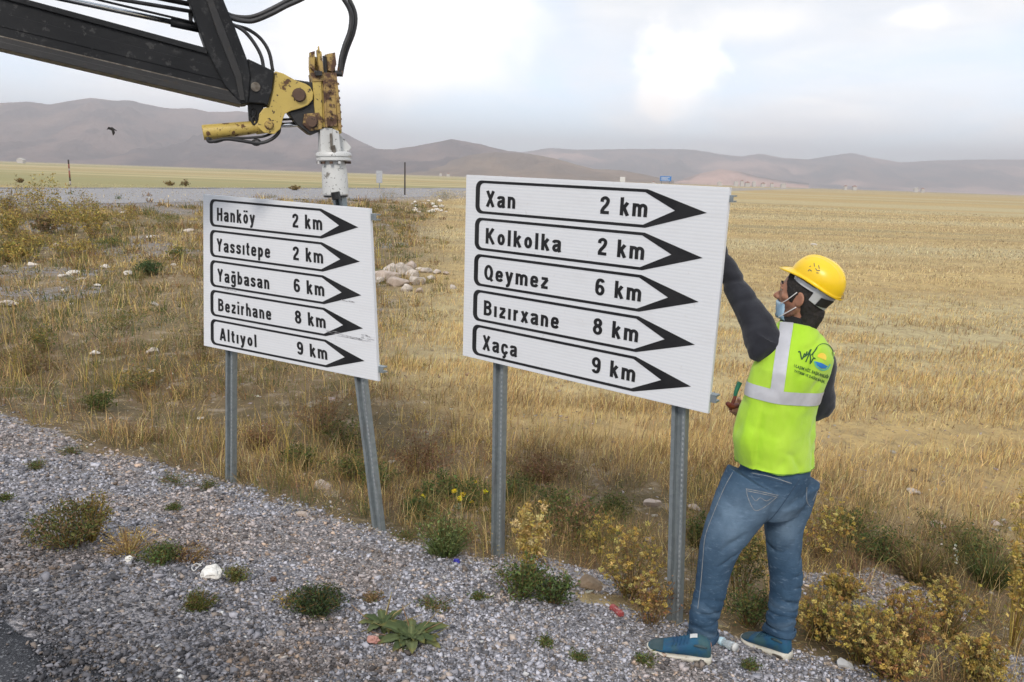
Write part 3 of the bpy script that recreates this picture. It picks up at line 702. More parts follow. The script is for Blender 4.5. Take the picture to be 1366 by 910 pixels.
# motor pack on top
c = G()
c.add(*tube([CP(419, 106, 0), CP(418, 92, 0), CP(417, 76, 0)], [5.5*k0, 6.5*k0, 5.5*k0], 12)); c.add(*tube([CP(440, 106), CP(439, 90), CP(440, 74)], [8*k0, 8.5*k0, 7*k0], 14))
mt = c.obj('motor_body', M_yrust, boom, bevel=.003, auto=.5)
c = G(); plate(c, [(413, 70), (420, 68), (420, 96), (414, 90)], .03, .04); plate(c, [(423, 66), (429, 69), (432, 97), (426, 97)], .05, .05); plate(c, [(436, 72), (447, 70), (449, 86), (444, 96), (438, 94)], .03, .05); plate(c, [(415, 97), (449, 97), (450, 108), (417, 109)], .13); plate(c, [(424, 62), (425.6, 61), (427, 70), (424, 70)], .008, .03)
c.obj('motor_bracket', M_yrust, mt, bevel=.002)
c = G(); plate(c, [(420, 94), (430, 95), (430, 101), (421, 101)], .04, .07); plate(c, [(431, 74), (436, 76), (437, 106), (432, 106)], .03, .03); c.add(*tube([CP(446, 98, .04), CP(456, 99, .04)], 3.6*k0, 10)); c.obj('port_block', M_black, mt, bevel=.002)
# white drive adaptor
k1 = pxm(CP(446, 215)); AX = lambda y: 443+(y-172)*.055
c = G()
plate(c, [(427, 172), (444, 171), (446, 203), (428, 204)], .11); plate(c, [(444, 172), (452, 175), (455, 204), (444, 204)], .14)
c.add(*prism([CP(452, 178, .010), CP(461, 187, .010), (CP(469, 197, .010)), CP(462, 205, .010), CP(452, 205, .010)], -PN*.02))
wa = c.obj('drive_adaptor', M_white, boom, bevel=.003)
def ell(y, rx): return CP(AX(y), y), rx*k1
pr = [(202, 17), (203.5, 22), (206, 23.2), (208.5, 23.2), (209.5, 22), (211, 21.8), (211.5, 23), (214, 23), (214.5, 18), (216, 15.5), (222, 16), (240, 17), (259, 17.2), (260.5, 16.2)]
c = G(); c.add(*tube([ell(y, r)[0] for y, r in pr], [ell(y, r)[1] for y, r in pr], 28)); c.obj('flanged_sleeve', M_white, wa, auto=.5)
axd = CP(AX(250), 250)-CP(AX(210), 210); axd /= np.linalg.norm(axd); e1 = np.cross(axd, PN); e1 /= np.linalg.norm(e1)
for k in range(12):
    a = k/12*2*math.pi+.2; p = CP(AX(212), 212)+(e1*math.cos(a)+PN*math.sin(a))*20.5*k1
    c = G(); c.add(*tube([p+axd*.014, p+axd*.028], 2.2*k1, 6)); c.obj('bolt', M_rust if k % 3 else M_white, wa)
c = G(); c.add(*tube([CP(AX(259), 259.5), CP(AX(263), 263)], 16*k1, 20)); c.add(*tube([CP(447, 256, .07), CP(449, 266, .07)], 6.2*k1, 8)); c.obj('bottom_clamp', M_black, wa, bevel=.002)
c = G(); plate(c, [(440, 178), (443, 178), (444, 200), (441, 200)], .01, .075); c.add(*tube([CP(444, 194, .085), CP(446, 204, .085)], 3.0*k1, 8)); c.obj('latch', M_pin, wa, bevel=.001)
# hoses
hose([(296, 20), (309, 24.5), (325, 28), (340, 27.5), (363, 18), (382, 8), (400, 0), (425, -12), (448, -12), (459, 0), (468, 18), (467, 40), (460, 60), (455, 78), (453, 97)], .0125, off=.03)
hose([(296, 14), (309, 21), (328, 23.5), (345, 20), (370, 8), (390, -3), (420, -22), (452, -18), (466, 0), (474, 20), (472, 42), (463, 66), (458, 84), (455, 99)], .0120, off=.0)
hose([(300, 30), (313, 34), (326, 42), (338, 56), (348, 74), (352, 92)], .0095, off=.05); hose([(300, 32), (316, 35), (332, 40), (348, 52), (359, 70), (364, 95)], .0095, off=-.02)
c = G(); c.add(*tube([CP(448, 98, .03), CP(457, 98.5, .03)], 4.0*k0, 10)); c.add(*tube([CP(453, 90, .03), CP(452, 100, .03)], 2.8*k0, 8)); c.obj('hose_fitting', M_rust, boom)
# lift cylinder and pipes above the beam
def bar(a, b, r, mat, name, off=0.0, parent=None):
    c = G(); c.add(*tube([CP(*a, off), CP(*b, off)], r, 14)); return c.obj(name, mat, parent or boom, smooth=True)
def yl(x, x0, y0, s): return y0+(x-x0)*s
bar((-300, yl(-300, 100, 2, .212)), (236, yl(236, 100, 2, .212)), .014, M_chrome, 'lift_cylinder_rod'); bar((228, 29.4), (268, 38), .024, M_boom, 'lift_cylinder_eye')
bar((-300, yl(-300, 128, 0, .235)-2), (258, 30), .006, M_hose, 'steel_pipe', .03); bar((-300, yl(-300, 200, 7, .17)), (262, yl(262, 200, 7, .17)-1), .010, M_hose, 'steel_pipe', .05)
bar((-300, yl(-300, 225, 0, .20)), (258, yl(258, 225, 0, .20)), .013, M_hose, 'steel_pipe', -.03)
c = G(); plate(c, [(251, 16), (257, 17), (257, 26), (255, 31), (252, 30)], .05); c.obj('pipe_clamp', M_black, boom, bevel=.003)
# ------------------------------------------------------------------ PERSON
def fuse(parts, voxel, smooth=3):
    """one continuous skin from overlapping closed tubes"""
    g = G()
    for V, Fc in parts: g.add(V, Fc)
    me = bpy.data.meshes.new('tmp'); me.from_pydata([tuple(v) for v in g.V()], [], g.f); me.update()
    bm = bmesh.new(); bm.from_mesh(me); bmesh.ops.recalc_face_normals(bm, faces=bm.faces); bm.to_mesh(me); bm.free()
    o = bpy.data.objects.new('tmp', me); COL.objects.link(o)
    m = o.modifiers.new('r', 'REMESH'); m.mode = 'VOXEL'; m.voxel_size = voxel
    s = o.modifiers.new('s', 'SMOOTH'); s.iterations = smooth; s.factor = .6
    bpy.context.view_layer.update()
    r = bpy.data.meshes.new_from_object(o.evaluated_get(bpy.context.evaluated_depsgraph_get()))
    n = len(r.vertices); V = np.empty(n*3, np.float32); r.vertices.foreach_get('co', V); N = np.empty(n*3, np.float32); r.vertices.foreach_get('normal', N)
    Fc = [tuple(p.vertices) for p in r.polygons]
    bpy.data.objects.remove(o); bpy.data.meshes.remove(me); bpy.data.meshes.remove(r)
    return V.reshape(-1, 3).astype(float), N.reshape(-1, 3).astype(float), Fc
def J(px, py, y): return aty(px, py, y)
FW = np.array([-.6, .8, 0]); RT = np.array([.8, .6, 0]); UP = np.array([0, 0, 1.])
def ring(px, py, y, a, b, n=28, tilt=0.0, power=2.3, fw=FW):
    """torso section: a half width across the body, b half depth"""
    rt = np.array([fw[1], -fw[0], 0]); c = J(px, py, y); th = np.arange(n)/n*2*math.pi
    cs = np.sign(np.cos(th))*abs(np.cos(th))**(2/power); sn = np.sign(np.sin(th))*abs(np.sin(th))**(2/power)
    return c+np.outer(cs*a, rt+UP*tilt)+np.outer(sn*b, fw)
def limb(P, R, n=18, k=4, ref=None):
    """P joints, R radii; interpolated smoothly"""
    Q = spline(P, k); t = np.linspace(0, len(P)-1, len(Q)); R = np.array([r if hasattr(r, '__len__') else (r, r) for r in R], float)
    rr = np.stack([np.interp(t, range(len(P)), R[:, 0]), np.interp(t, range(len(P)), R[:, 1])], 1)
    return tube(Q, [tuple(v) for v in rr], n, ref)
def skin_mat():
    m, t, b = newmat('skin'); co = coords(t); a = t.new('ShaderNodeAttribute', attribute_name='stubble').outputs['Fac']
    col = t.mix(t.ramp(t.noise(co, 30, 4), .35, .65), (.40, .20, .125), (.33, .155, .095))
    col = t.mix(t.math('MULTIPLY', a, t.ramp(t.noise(co, 260, 2), .3, .6, .55, .9)), col, (.055, .035, .028))
    t.link(col, b.inputs['Base Color']); b.inputs['Roughness'].default_value = .5; b.inputs['Subsurface Weight'].default_value = .08; b.inputs['Subsurface Radius'].default_value = (.01, .004, .002)
    bump(t, b, t.noise(co, 300, 3), .15, .001); return m
def cloth(name, c1, c2, scale=7, rough=.85, weave=900, bstr=.25, sheen=.2):
    m, t, b = newmat(name); co = coords(t)
    col = t.mix(t.ramp(t.noise(co, scale, 6, .6), .35, .65), c1, c2)
    t.link(col, b.inputs['Base Color']); b.inputs['Roughness'].default_value = rough; b.inputs['Sheen Weight'].default_value = sheen; b.inputs['Specular IOR Level'].default_value = .2
    bump(t, b, t.math('ADD', t.noise(co, weave, 2), t.math('MULTIPLY', t.noise(co, 16, 5, .6), 3)), bstr, .003); return m
def vest_mat():
    m, t, b = newmat('fluorescent vest fabric'); co = coords(t)
    col = t.mix(t.ramp(t.noise(t.scale(co, (1, 1, .45)), 6, 5, .6), .35, .68), (.36, .62, .028), (.43, .66, .055))
    t.link(col, b.inputs['Base Color']); b.inputs['Roughness'].default_value = .75; b.inputs['Specular IOR Level'].default_value = .2; b.inputs['Sheen Weight'].default_value = .2
    bump(t, b, t.math('ADD', t.noise(co, 700, 2), t.math('MULTIPLY', t.noise(t.scale(co, (1, 1, .5)), 11, 5, .6), 4)), .3, .004); return m
def denim_mat():
    m, t, b = newmat('faded denim'); co = coords(t); fd = t.new('ShaderNodeAttribute', attribute_name='fade').outputs['Fac']
    col = t.mix(t.ramp(t.noise(co, 9, 7, .65), .3, .7), (.024, .055, .100), (.045, .088, .145))
    col = t.mix(t.math('MULTIPLY', fd, t.ramp(t.noise(t.scale(co, (1, 1, .6)), 16, 5, .6), .25, .7, .55, 1)), col, (.15, .22, .30))
    col = t.mix(t.ramp(t.noise(t.scale(co, (1, 1, 3.5)), 26, 5, .6), .55, .72, 0, .45), col, (.17, .24, .33))
    t.link(col, b.inputs['Base Color']); b.inputs['Roughness'].default_value = .88; b.inputs['Specular IOR Level'].default_value = .2
    bump(t, b, t.math('ADD', t.noise(co, 800, 2), t.math('MULTIPLY', t.noise(t.scale(co, (1, 1, 2)), 24, 5, .6), 4)), .4, .004); return m
M_skin = skin_mat(); M_vest = vest_mat(); M_denim = denim_mat()
M_shirt = cloth('charcoal knit', (.017, .018, .024), (.027, .029, .037)); M_collar = cloth('black collar', (.010, .010, .011), (.016, .016, .017))
M_tape = simple('silver reflective tape', (.56, .565, .60), (.48, .485, .52), .42, 14, bumps=.3, bscale=60, metal=.15)
M_hair = simple('short black hair', (.012, .010, .009), (.022, .017, .014), .75, 90, bumps=.9, bscale=420, bdist=.003)
M_helm = simple('yellow helmet plastic', (.84, .56, .010), (.80, .52, .010), .36, 6, bumps=.06, bscale=60, c3=(.62, .36, .02), s3=30, l3=.66, h3=.72)
M_helmu = simple('helmet underside', (.42, .15, .02), (.36, .12, .02), .6, 9)
M_wplas = simple('white harness plastic', (.62, .63, .62), (.52, .53, .53), .5, 20)
M_mask = simple('blue surgical mask', (.42, .56, .66), (.30, .46, .60), .8, 14, bumps=.4, bscale=70)
M_loop = simple('white elastic', (.75, .74, .72), None, .7)
M_shoe = simple('teal blue mesh shoe', (.008, .055, .13), (.012, .085, .16), .8, 16, bumps=.7, bscale=330, c3=(.03, .085, .10), s3=9, l3=.5, h3=.65)
M_shoe2 = simple('grey green toe mesh', (.045, .075, .085), (.03, .06, .07), .85, 20, bumps=.7, bscale=330)
M_sole = simple('off white sole', (.60, .575, .50), (.50, .475, .40), .6, 14, c3=(.34, .30, .24), s3=22, l3=.58, h3=.7)
M_seam = simple('denim seam thread', (.26, .27, .27), (.16, .19, .23), .9, 60)
M_dkseam = simple('dark denim fold', (.022, .045, .085), (.03, .06, .10), .9, 60)

# ---- places of the joints
heelL = onground(945, 884); toeL = onground(864, 866); heelR = onground(1052, 880); toeR = onground(991, 853)
person = root('person', (onground(990, 872)), 'man in yellow helmet and fluorescent vest reaching up behind the large sign', 'person')
SL, EL, WL, HL = J(1020, 450, 3.27), J(972, 366, 3.40), J(940, 300, 3.50), J(931, 272, 3.49)
SR, ER, WR = J(1096, 482, 3.38), J(1096, 545, 3.42), J(1003, 556, 3.56)
NK = J(1077, 428, 3.27); HD = J(1071.5, 395, 3.27)
HR = J(979, 541, 3.52)

def hand_parts(wr, direction, across, curl, spread=.012, size=1.0):
    """palm, four fingers and thumb rooted in the palm; direction = along the hand, across = towards the little finger"""
    d = np.array(direction)/np.linalg.norm(direction); a = np.array(across, float); a -= d*(a@d); a /= np.linalg.norm(a); nrm = np.cross(d, a)
    P = []; pe = wr+d*.095*size
    P.append(limb([wr-d*.01, wr+d*.03*size, wr+d*.075*size, pe], [(.026, .019), (.034, .018), (.041, .016), (.038, .012)], 14, 3, a))
    for k, (o, L) in enumerate(((-.030, .068), (-.010, .078), (.011, .072), (.031, .056))):
        p = wr+d*.088*size+a*o*size; q = d.copy(); pts = [p-d*.012, p]; ang = 0
        for j, f in enumerate((.42, .33, .25)):
            ang += curl*(.8, 1.1, .7)[j]; q = d*math.cos(ang)+nrm*math.sin(ang)+a*(o*2.0); q /= np.linalg.norm(q); p = p+q*L*f*size; pts.append(p)
        P.append(limb(pts, [.0092, .0094, .0088, .0078, .0066], 10, 3))
    p = wr+d*.028*size-a*.026*size; q1 = -a*.75+d*.55+nrm*.35; q1 /= np.linalg.norm(q1); q2 = -a*.2+d*.8+nrm*.65; q2 /= np.linalg.norm(q2)
    P.append(limb([p+a*.012, p, p+q1*.032, p+q1*.036+q2*.028, p+q1*.034+q2*.052], [.014, .0135, .012, .0105, .0075], 10, 3))
    return P
# ---- head
HF = np.array([-.74, .67, .10]); HF /= np.linalg.norm(HF); HU = np.array([.10, -.06, 1.]); HU -= HF*(HU@HF); HU /= np.linalg.norm(HU); HRt = np.cross(HF, HU)
def hp(f, r, u): return HD+HF*f+HRt*r+HU*u
def head_r(az, t, grow=0.0):
    """point of the skull: az 0 = front, t -1 chin .. 1 crown"""
    el = t*math.pi/2; c = max(math.cos(el), 0)**.78
    jaw = max(0, -t); wid = .076*(1-.30*jaw**1.4); fr = .098*(1-.10*jaw); bk = .100*(1-.42*jaw**.8)
    f = (fr if math.cos(az) > 0 else bk)*math.cos(az)*c + .012*jaw*max(math.cos(az), 0); r = wid*math.sin(az)*c
    u = math.sin(el)*(.118 if t > 0 else .122)
    k = 1+grow/.09
    return hp(f*k, r*k, u*(1+grow/.12))
def head_parts():
    P = []; n = 28
    P.append(loft([np.array([head_r(a, t) for a in np.arange(n)/n*2*math.pi]) for t in np.linspace(-.97, .985, 24)]))
    P.append(limb([hp(.084, 0, .022), hp(.104, 0, -.004), hp(.122, 0, -.024), hp(.100, 0, -.036)], [.007, (.0075), (.0098), (.007)], 10, 4))     # nose
    for s in (-1, 1): P.append(limb([hp(.101, s*.010, -.028), hp(.110, s*.014, -.030)], [.008, .008], 8, 3))
    P.append(limb([hp(.076, -.044, .030), hp(.094, -.02, .036), hp(.097, 0, .032), hp(.094, .02, .036), hp(.076, .044, .030)], [.008, .010, .009, .010, .008], 8, 3))   # brow
    P.append(limb([hp(.086, -.026, -.058), hp(.103, 0, -.058), hp(.086, .026, -.058)], [.008, .010, .008], 8, 3)); P.append(limb([hp(.084, -.022, -.070), hp(.100, 0, -.071), hp(.084, .022, -.070)], [.008, .010, .008], 8, 3))
    P.append(limb([hp(.070, -.025, -.095), hp(.090, 0, -.103), hp(.070, .025, -.095)], [.014, .017, .014], 8, 3))   # chin
    for s in (-1, 1):                                                                     # cheek, jaw, ears
        P.append(limb([hp(.066, s*.046, -.012), hp(.03, s*.064, -.010)], [.018, .015], 8, 3))
        P.append(limb([hp(.070, s*.030, -.094), hp(.02, s*.058, -.080), hp(-.012, s*.064, -.040)], [.013, .014, .012], 8, 3))
        P.append(loft([np.array([hp(-.012, s*.070, -.008)+HF*(.026*k*math.cos(a)-.004)+HU*(.033*k*math.sin(a)+.002)+HRt*s*(o+.010*(-math.cos(a))) for a in np.arange(14)/14*2*math.pi]) for k, o in ((.55, -.006), (.9, .004), (1.0, .011), (.85, .014))]))
    return P
# ---- body (one continuous skin)
B = head_parts()
B.append(limb([J(1068, 442, 3.28), J(1067.5, 426, 3.275), hp(-.028, 0, -.060)], [(.066, .066), (.060, .058), (.058, .060)], 20, 4))
B.append(limb([hp(-.02, 0, -.05), hp(-.05, 0, -.07), J(1069, 434, 3.28)], [.045, .042, .045], 16, 3))
B.append(loft([ring(1031, 655, 3.26, .115, .085), ring(1035, 610, 3.27, .135, .095), ring(1042, 545, 3.28, .150, .11), ring(1056, 485, 3.28, .16, .11), ring(1064, 456, 3.28, .12, .08), ring(1068, 442, 3.28, .055, .05)]))
B.append(limb([J(1058, 470, 3.28), SL, (SL+EL)/2, EL, EL*.45+WL*.55, WL], [.07, .058, .046, .040, .036, .026])); B.append(limb([J(1075, 465, 3.3), SR, (SR+ER)/2, ER, ER*.4+WR*.6, WR], [.07, .055, .044, .038, .034, .026]))
LEGL = [((1008, 640), 3.22, 82), ((992, 668), 3.21, 76), ((974, 700), 3.19, 65), ((961, 727), 3.18, 55), ((954, 752), 3.18, 47), ((948, 787), 3.17, 41), ((939, 822), 3.16, 38.5), ((938, 846), 3.16, 36)]
LEGR = [((1056, 640), 3.33, 72), ((1052, 672), 3.33, 61), ((1046, 703), 3.31, 50), ((1046, 738), 3.29, 44), ((1049, 768), 3.27, 42.5), ((1046, 800), 3.25, 38), ((1042, 826), 3.23, 38.5), ((1040, 840), 3.22, 37)]
def legring(L, sub=0.0):
    P = [J(*p, y) for p, y, w_ in L]; R = [w_*pxm(q)/2-sub for (p, y, w_), q in zip(L, P)]; return P, R
for L, heel, toe in ((LEGL, heelL, toeL), (LEGR, heelR, toeR)):
    P, R = legring(L, .016); P = [P[0]*.2+P[1]*.8]+P[1:]; R = [R[1]*.62, R[1]*.75]+R[2:]; ank = P[-1]
    B.append(limb([*P, ank*.55+heel*.45], [*[max(r, .03) for r in R], .028], 14, 3)); d = (toe-heel)/np.linalg.norm(toe-heel)
    B.append(limb([heel+d*.055+UP*.042, heel+d*.10+UP*.045, heel+d*.20+UP*.032], [.026, .026, .018], 12, 3))
pd = paB.C[0]-paB.C[1]; pd /= np.linalg.norm(pd)
B += hand_parts(WL, HL-WL, pd*-1, -.95)          # left hand closes on the upper rail behind the panel
B += hand_parts(WR, HR-WR, np.array([0, .25, -1]), -1.0)
V, N, Fc = fuse(B, .0042, 4)
rel = V-HD; f_, r_, u_ = rel@HF, rel@HRt, rel@HU
st = sstep(f_, -.03, .01)*sstep(u_, -.028, -.05)*sstep(u_, -.14, -.115)+sstep(f_, .06, .085)*sstep(u_, -.036, -.044)*sstep(abs(r_), .04, .03)
st = np.clip(st*(np.linalg.norm(rel, axis=1) < .2)*(1-sstep(u_, -.10, -.12)), 0, 1)
body_o = mesh_obj('body', V, Fc, M_skin, person, True, {'stubble': st*.75})
# ---- hair
def hair_parts():
    P = []; n = 48; outer = []; inner = []
    def lim(az):            # lowest t of the hair for this azimuth (0 front, pi back)
        a = abs((az+math.pi) % (2*math.pi)-math.pi); return float(np.interp(a, [0, .55, .8, 1.0, 1.2, 1.40, 1.50, 1.75, 1.92, 2.3, math.pi], [.62, .55, .35, .16, -.02, -.24, .02, .08, -.40, -.74, -.86]))
    for ts in np.linspace(0, 1, 16):
        outer.append(np.array([head_r(a, lim(a)+(.97-lim(a))*ts, .0045+.006*min(1, ts*5)) for a in np.arange(n)/n*2*math.pi])); inner.append(np.array([head_r(a, lim(a)+(.97-lim(a))*ts, -.012) for a in np.arange(n)/n*2*math.pi]))
    rings = inner[::-1]+outer; return loft(rings, cap=True)
V, Fc = hair_parts(); c = G(); c.add(V, Fc); c.add(*limb([hp(-.070, 0, -.045), hp(-.070, 0, -.07), hp(-.058, 0, -.122)], [.034, .034, .028], 14, 4)); c.add(*limb([hp(-.055, -.018, -.06), hp(-.052, -.024, -.120)], [.034, .030], 12, 3)); c.add(*limb([hp(-.05, -.038, -.05), hp(-.040, -.036, -.100)], [.026, .020], 12, 3))
c.add(*limb([hp(-.05, .038, -.05), hp(-.050, .034, -.118)], [.026, .024], 12, 3)); V, N, Fc = fuse([(v_, None) for v_ in []] or [(c.V(), c.f)], .0045, 3)
nz = fbm(V[:, 0]*140, V[:, 1]*140, V[:, 2]*140, 3, 2)-.5; hair_o = mesh_obj('hair', V+N*nz[:, None]*.006, Fc, M_hair, person, True)
for s in (-1, 1):
    c = G(); c.add(*limb([hp(.090, s*.014, .040), hp(.094, s*.026, .046), hp(.080, s*.044, .038)], [(.003, .004), (.004, .005), (.0025, .004)], 8, 4)); c.obj('eyebrow', M_hair, person, smooth=True)
    c = G(); c.add(*loft([np.array([hp(.0785, s*.030, .014)+(HF*math.sin(e)+(HRt*math.cos(a)+HU*math.sin(a))*math.cos(e))*.0115 for a in np.arange(12)/12*6.2832]) for e in np.linspace(-1.5, 1.5, 9)])); ey = c.obj('eye', M_wplas, person, smooth=True)
    c = G(); c.add(*limb([hp(.0880, s*.030, .013), hp(.0905, s*.030, .013)], [.0058, .005], 10, 2)); c.obj('iris', M_hair, ey); c = G(); c.add(*limb([hp(.084, s*.016, .020), hp(.0905, s*.03, .022), hp(.076, s*.046, .018)], [.004, .0055, .005], 8, 3)); c.obj('eyelid', M_skin, ey, smooth=True)
# ---- mask pulled under the chin, with ear loops
c = G(); rows = []
for t_ in np.linspace(0, 1, 7):
    rows.append([hp(.110-.012*t_-.052*abs(s_)**2.2, .058*s_, -.042-.070*t_)+HF*.004*math.sin(t_*18) for s_ in np.linspace(-1, 1, 13)])
rows = np.array(rows); back = rows-HF*.010; c.add(*loft([np.concatenate([rows[k], back[k][::-1]]) for k in range(7)])); mk = c.obj('face_mask', M_mask, person, smooth=True)
for s in (-1, 1):
    for u0, e in ((-.045, (-.002, s*.084, .022)), (-.108, (-.012, s*.083, -.040))):
        c = G(); c.add(*limb([hp(.066, s*.062, u0), hp(.035, s*.078, u0*.62+e[2]*.38), hp(*e)], [.0022, .0022, .0022], 6, 5)); c.obj('ear_loop', M_loop, mk, smooth=True)
# ---- helmet
HLF = np.array([-.74, .67, .50]); HLF /= np.linalg.norm(HLF); HLU = HU-HLF*(HU@HLF); HLU /= np.linalg.norm(HLU); HC = hp(-.040, 0, .072)
def hl(f, r, u): return HC+HLF*f+HRt*r+HLU*u
def rim(a):
    ca, sa = math.cos(a), math.sin(a); f = .115*ca if ca > 0 else .120*ca; return f, .098*sa
def dome(a, t, g=0.0):
    f, r = rim(a); e = t*math.pi/2; k = math.cos(e)**.82; h = .102*math.sin(e)**.92+.016*math.sin(a)**2*(1-t)
    rid = .005*math.exp(-(r*k/.016)**2)*sstep(t, .25, .5)+.003*math.exp(-((abs(r*k)-.036)/.008)**2)*sstep(t, .35, .6)*(1-sstep(t, .88, .96))
    return hl(f*k*(1-g/.12), r*k*(1-g/.10), h*(1-g/.12)+rid*(g == 0))
n = 72; A = np.arange(n)/n*2*math.pi; T_ = [0, .03, .08]+list(np.linspace(.14, .99, 18))
def brimp(a, e, dz=0.0):
    f, r = rim(a); pk = max(math.cos(a), 0)**2.4; ex = e*(.011+.036*pk); d = math.hypot(f, r); return hl(f+f/d*ex, r+r/d*ex, -.004-.022*pk*e+dz+.016*math.sin(a)**2)
outer = [np.array([brimp(a, e) for a in A]) for e in (1.0, .66, .33)]+[np.array([dome(a, t) for a in A]) for t in T_]
inner = [np.array([brimp(a, 1.0, -.0035) for a in A]), np.array([brimp(a, .4, -.004) for a in A])]+[np.array([dome(a, t, .005)-HLU*.004 for a in A]) for t in T_]
c = G(); c.add(*loft(outer, cap=True)); helm = c.obj('helmet', M_helm, person, smooth=True)
c = G(); c.add(*loft(inner, cap=True)); c.obj('helmet_lining', M_helmu, helm, smooth=True)
c = G(); c.add(*loft([np.array([brimp(a, 1.0, .0015)+0*HLU for a in A]), np.array([brimp(a, 1.04, .0) for a in A]), np.array([brimp(a, 1.04, -.0035) for a in A]), np.array([brimp(a, .98, -.005) for a in A])], cap=False)); c.obj('helmet_rim', M_helm, helm, smooth=True)
# harness: white nape band with black ratchet pad
def nape(a, u, g=.0): f, r = rim(a); return hl(f*(.90+g), r*(.95+g), u)
for rng_, u_t, u_b, mt_, nm, g in (((2.10, 4.30), .000, -.062, M_wplas, 'nape_band', .0), ((3.25, 3.95), -.004, -.046, M_black, 'ratchet_pad', .05)):
    aa = np.linspace(*rng_, 24); rows = []
    for gg, uu in ((g, u_t), (g, u_b), (g-.05, u_b), (g-.05, u_t)):
        rows.append([nape(a, uu*(1-.35*math.cos((a-math.pi)*1.0)**8*0)-(.022*(1-abs(a-math.pi)/1.14)**1 if nm == 'nape_band' else .022), gg-.10*(uu < -.03)) for a in aa])
    rows = np.array(rows); c = G(); c.add(*loft([rows[:, k] for k in range(24)])); c.obj(nm, mt_, helm, bevel=.0015)
c = G(); aa = np.linspace(0, 2*math.pi, 49)[:-1]; ri = [np.array([hl(rim(a)[0]*.86, rim(a)[1]*.88, -.004)+(np.array([0, 0, 0])) + HLU*dz for a in aa]) for dz in (0, -.020)]; ro = [r_-0 for r_ in ri]
c.add(*loft([ri[0], ri[1], np.array([hl(rim(a)[0]*.84, rim(a)[1]*.86, -.024) for a in aa]), np.array([hl(rim(a)[0]*.84, rim(a)[1]*.86, -.004) for a in aa])], cap=False, close=True)); c.obj('headband', M_wplas, helm)
c = G(); c.add(*limb([hl(rim(1.0)[0]*.93, -rim(1.0)[1]*.95, -.002), hl(rim(1.0)[0]*.90, -rim(1.0)[1]*.92, -.018)], [(.009, .004), (.007, .004)], 8, 2)); c.obj('harness_clip', M_loop, helm)
# ---- shirt: torso, sleeves, collar
P = [loft([ring(1033, 632, 3.27, .158, .115), ring(1042, 545, 3.28, .165, .12), ring(1056, 488, 3.28, .175, .122), ring(1064, 460, 3.28, .130, .10), ring(1067, 446, 3.28, .078, .072), ring(1067, 436, 3.28, .062, .062)])]
P.append(limb([J(1046, 470, 3.28), J(1019, 455, 3.26), SL*.8+EL*.2, (SL+EL)/2, EL, EL*.5+WL*.5, WL*.95+EL*.05], [.078, .080, .072, .061, .053, .048, .038], 22, 4)); P.append(limb([J(1020, 452, 3.24), J(1010, 470, 3.23), J(1006, 481, 3.23)], [.07, .045, .022], 18, 4))
P.append(limb([J(1075, 470, 3.32), SR, (SR+ER)/2, ER, ER*.5+WR*.5, WR*.98+ER*.02], [.08, .063, .054, .052, .046, .038], 20, 4))
V, N, Fc = fuse(P, .0055, 6)
def crease(u, V, f, seed, sharp=.45):
    """narrow grooves along warped lines of constant u"""
    n = fbm(V[:, 0]*f, V[:, 1]*f, V[:, 2]*f, seed, 3); m = sstep(vn(V[:, 0]*f*1.6+9, V[:, 1]*f*1.6, V[:, 2]*f*1.6, seed+5), .38, .72)
    return np.exp(-(np.sin(u+5.5*(n-.5))/sharp)**2)*m
def along(V, A_, B_): d = B_-A_; L = np.linalg.norm(d); d = d/L; t = (V-A_)@d/L; return t, np.linalg.norm((V-A_)-np.outer(t*L, d), axis=1)
t1, _ = along(V, SL, EL); w1 = ((V@RT) < SL@RT+.06)*(V[:, 2] > SL[2]-.12)
fold =   .5+.5*np.sin(t1*21+5*fbm(V[:, 0]*9, V[:, 1]*9, V[:, 2]*9, 2)+3*V[:, 0]*8)
cr1 = crease(t1*9+V@RT*5, V, 3.5, 41)+.8*crease(t1*6-V@UP*7, V, 4, 43)
V = V-N*(cr1*.010)[:, None]
V = V+N*(w1*(fold**2*.002-.001)*np.clip(1.1-t1*.3, .4, 1)+(fbm(V[:, 0]*14, V[:, 1]*14, V[:, 2]*14, 5)-.5)*.010)[:, None]
mesh_obj('shirt', V, Fc, M_shirt, person, True)
c = G(); c.add(*limb([J(1062, 440, 3.28), J(1064.5, 431, 3.28), J(1067, 422.5, 3.28)], [(.082, .080), (.0755, .0745), (.0715, .0715)], 28, 4, (0, 1, 0))); c.obj('collar', M_collar, person, smooth=True)
# ---- vest
VR = [((1032.5, 621), .197, .150), ((1033, 608), .194, .148), ((1034.5, 580), .187, .145), ((1039, 545), .183, .143), ((1047, 515), .187, .146), ((1056, 487), .190, .148), ((1062, 472), .170, .145), ((1064, 460), .138, .134), ((1065, 449), .110, .116), ((1066, 440), .090, .096), ((1066, 434.5), .079, .083)]
rings = []
for (p, a, b) in VR: rings.append(ring(p[0]+(3 if p[1] > 560 else 0), p[1], 3.27, a*(1.0 if p[1] > 560 else .975), b*.96, 40, tilt=(-.10 if p[1] > 600 else -.05 if p[1] > 570 else 0) if p[1] > 480 else (-.10 if p[1] > 465 else -.28), power=2.5 if p[1] > 460 else 2.2))
low = rings[0]-UP*.004-(rings[0]-rings[0].mean(0))*0
V, N, Fc = fuse([loft(rings), limb([J(1066, 462, 3.30), J(1088, 470, 3.34), J(1098, 479, 3.37)], [.078, .070, .052], 20, 4)], .007, 5)
x, y, z = V.T; lat = (V-J(1045, 540, 3.27))@RT; fb = (V-J(1045, 540, 3.27))@FW
big_f = fbm(lat*7, z*2.2, fb*7, 11, 3)-.5; drape = np.sin(lat*46+6*fbm(z*3, lat*3, 0, 12)+z*6)*sstep(z, .75, .35)
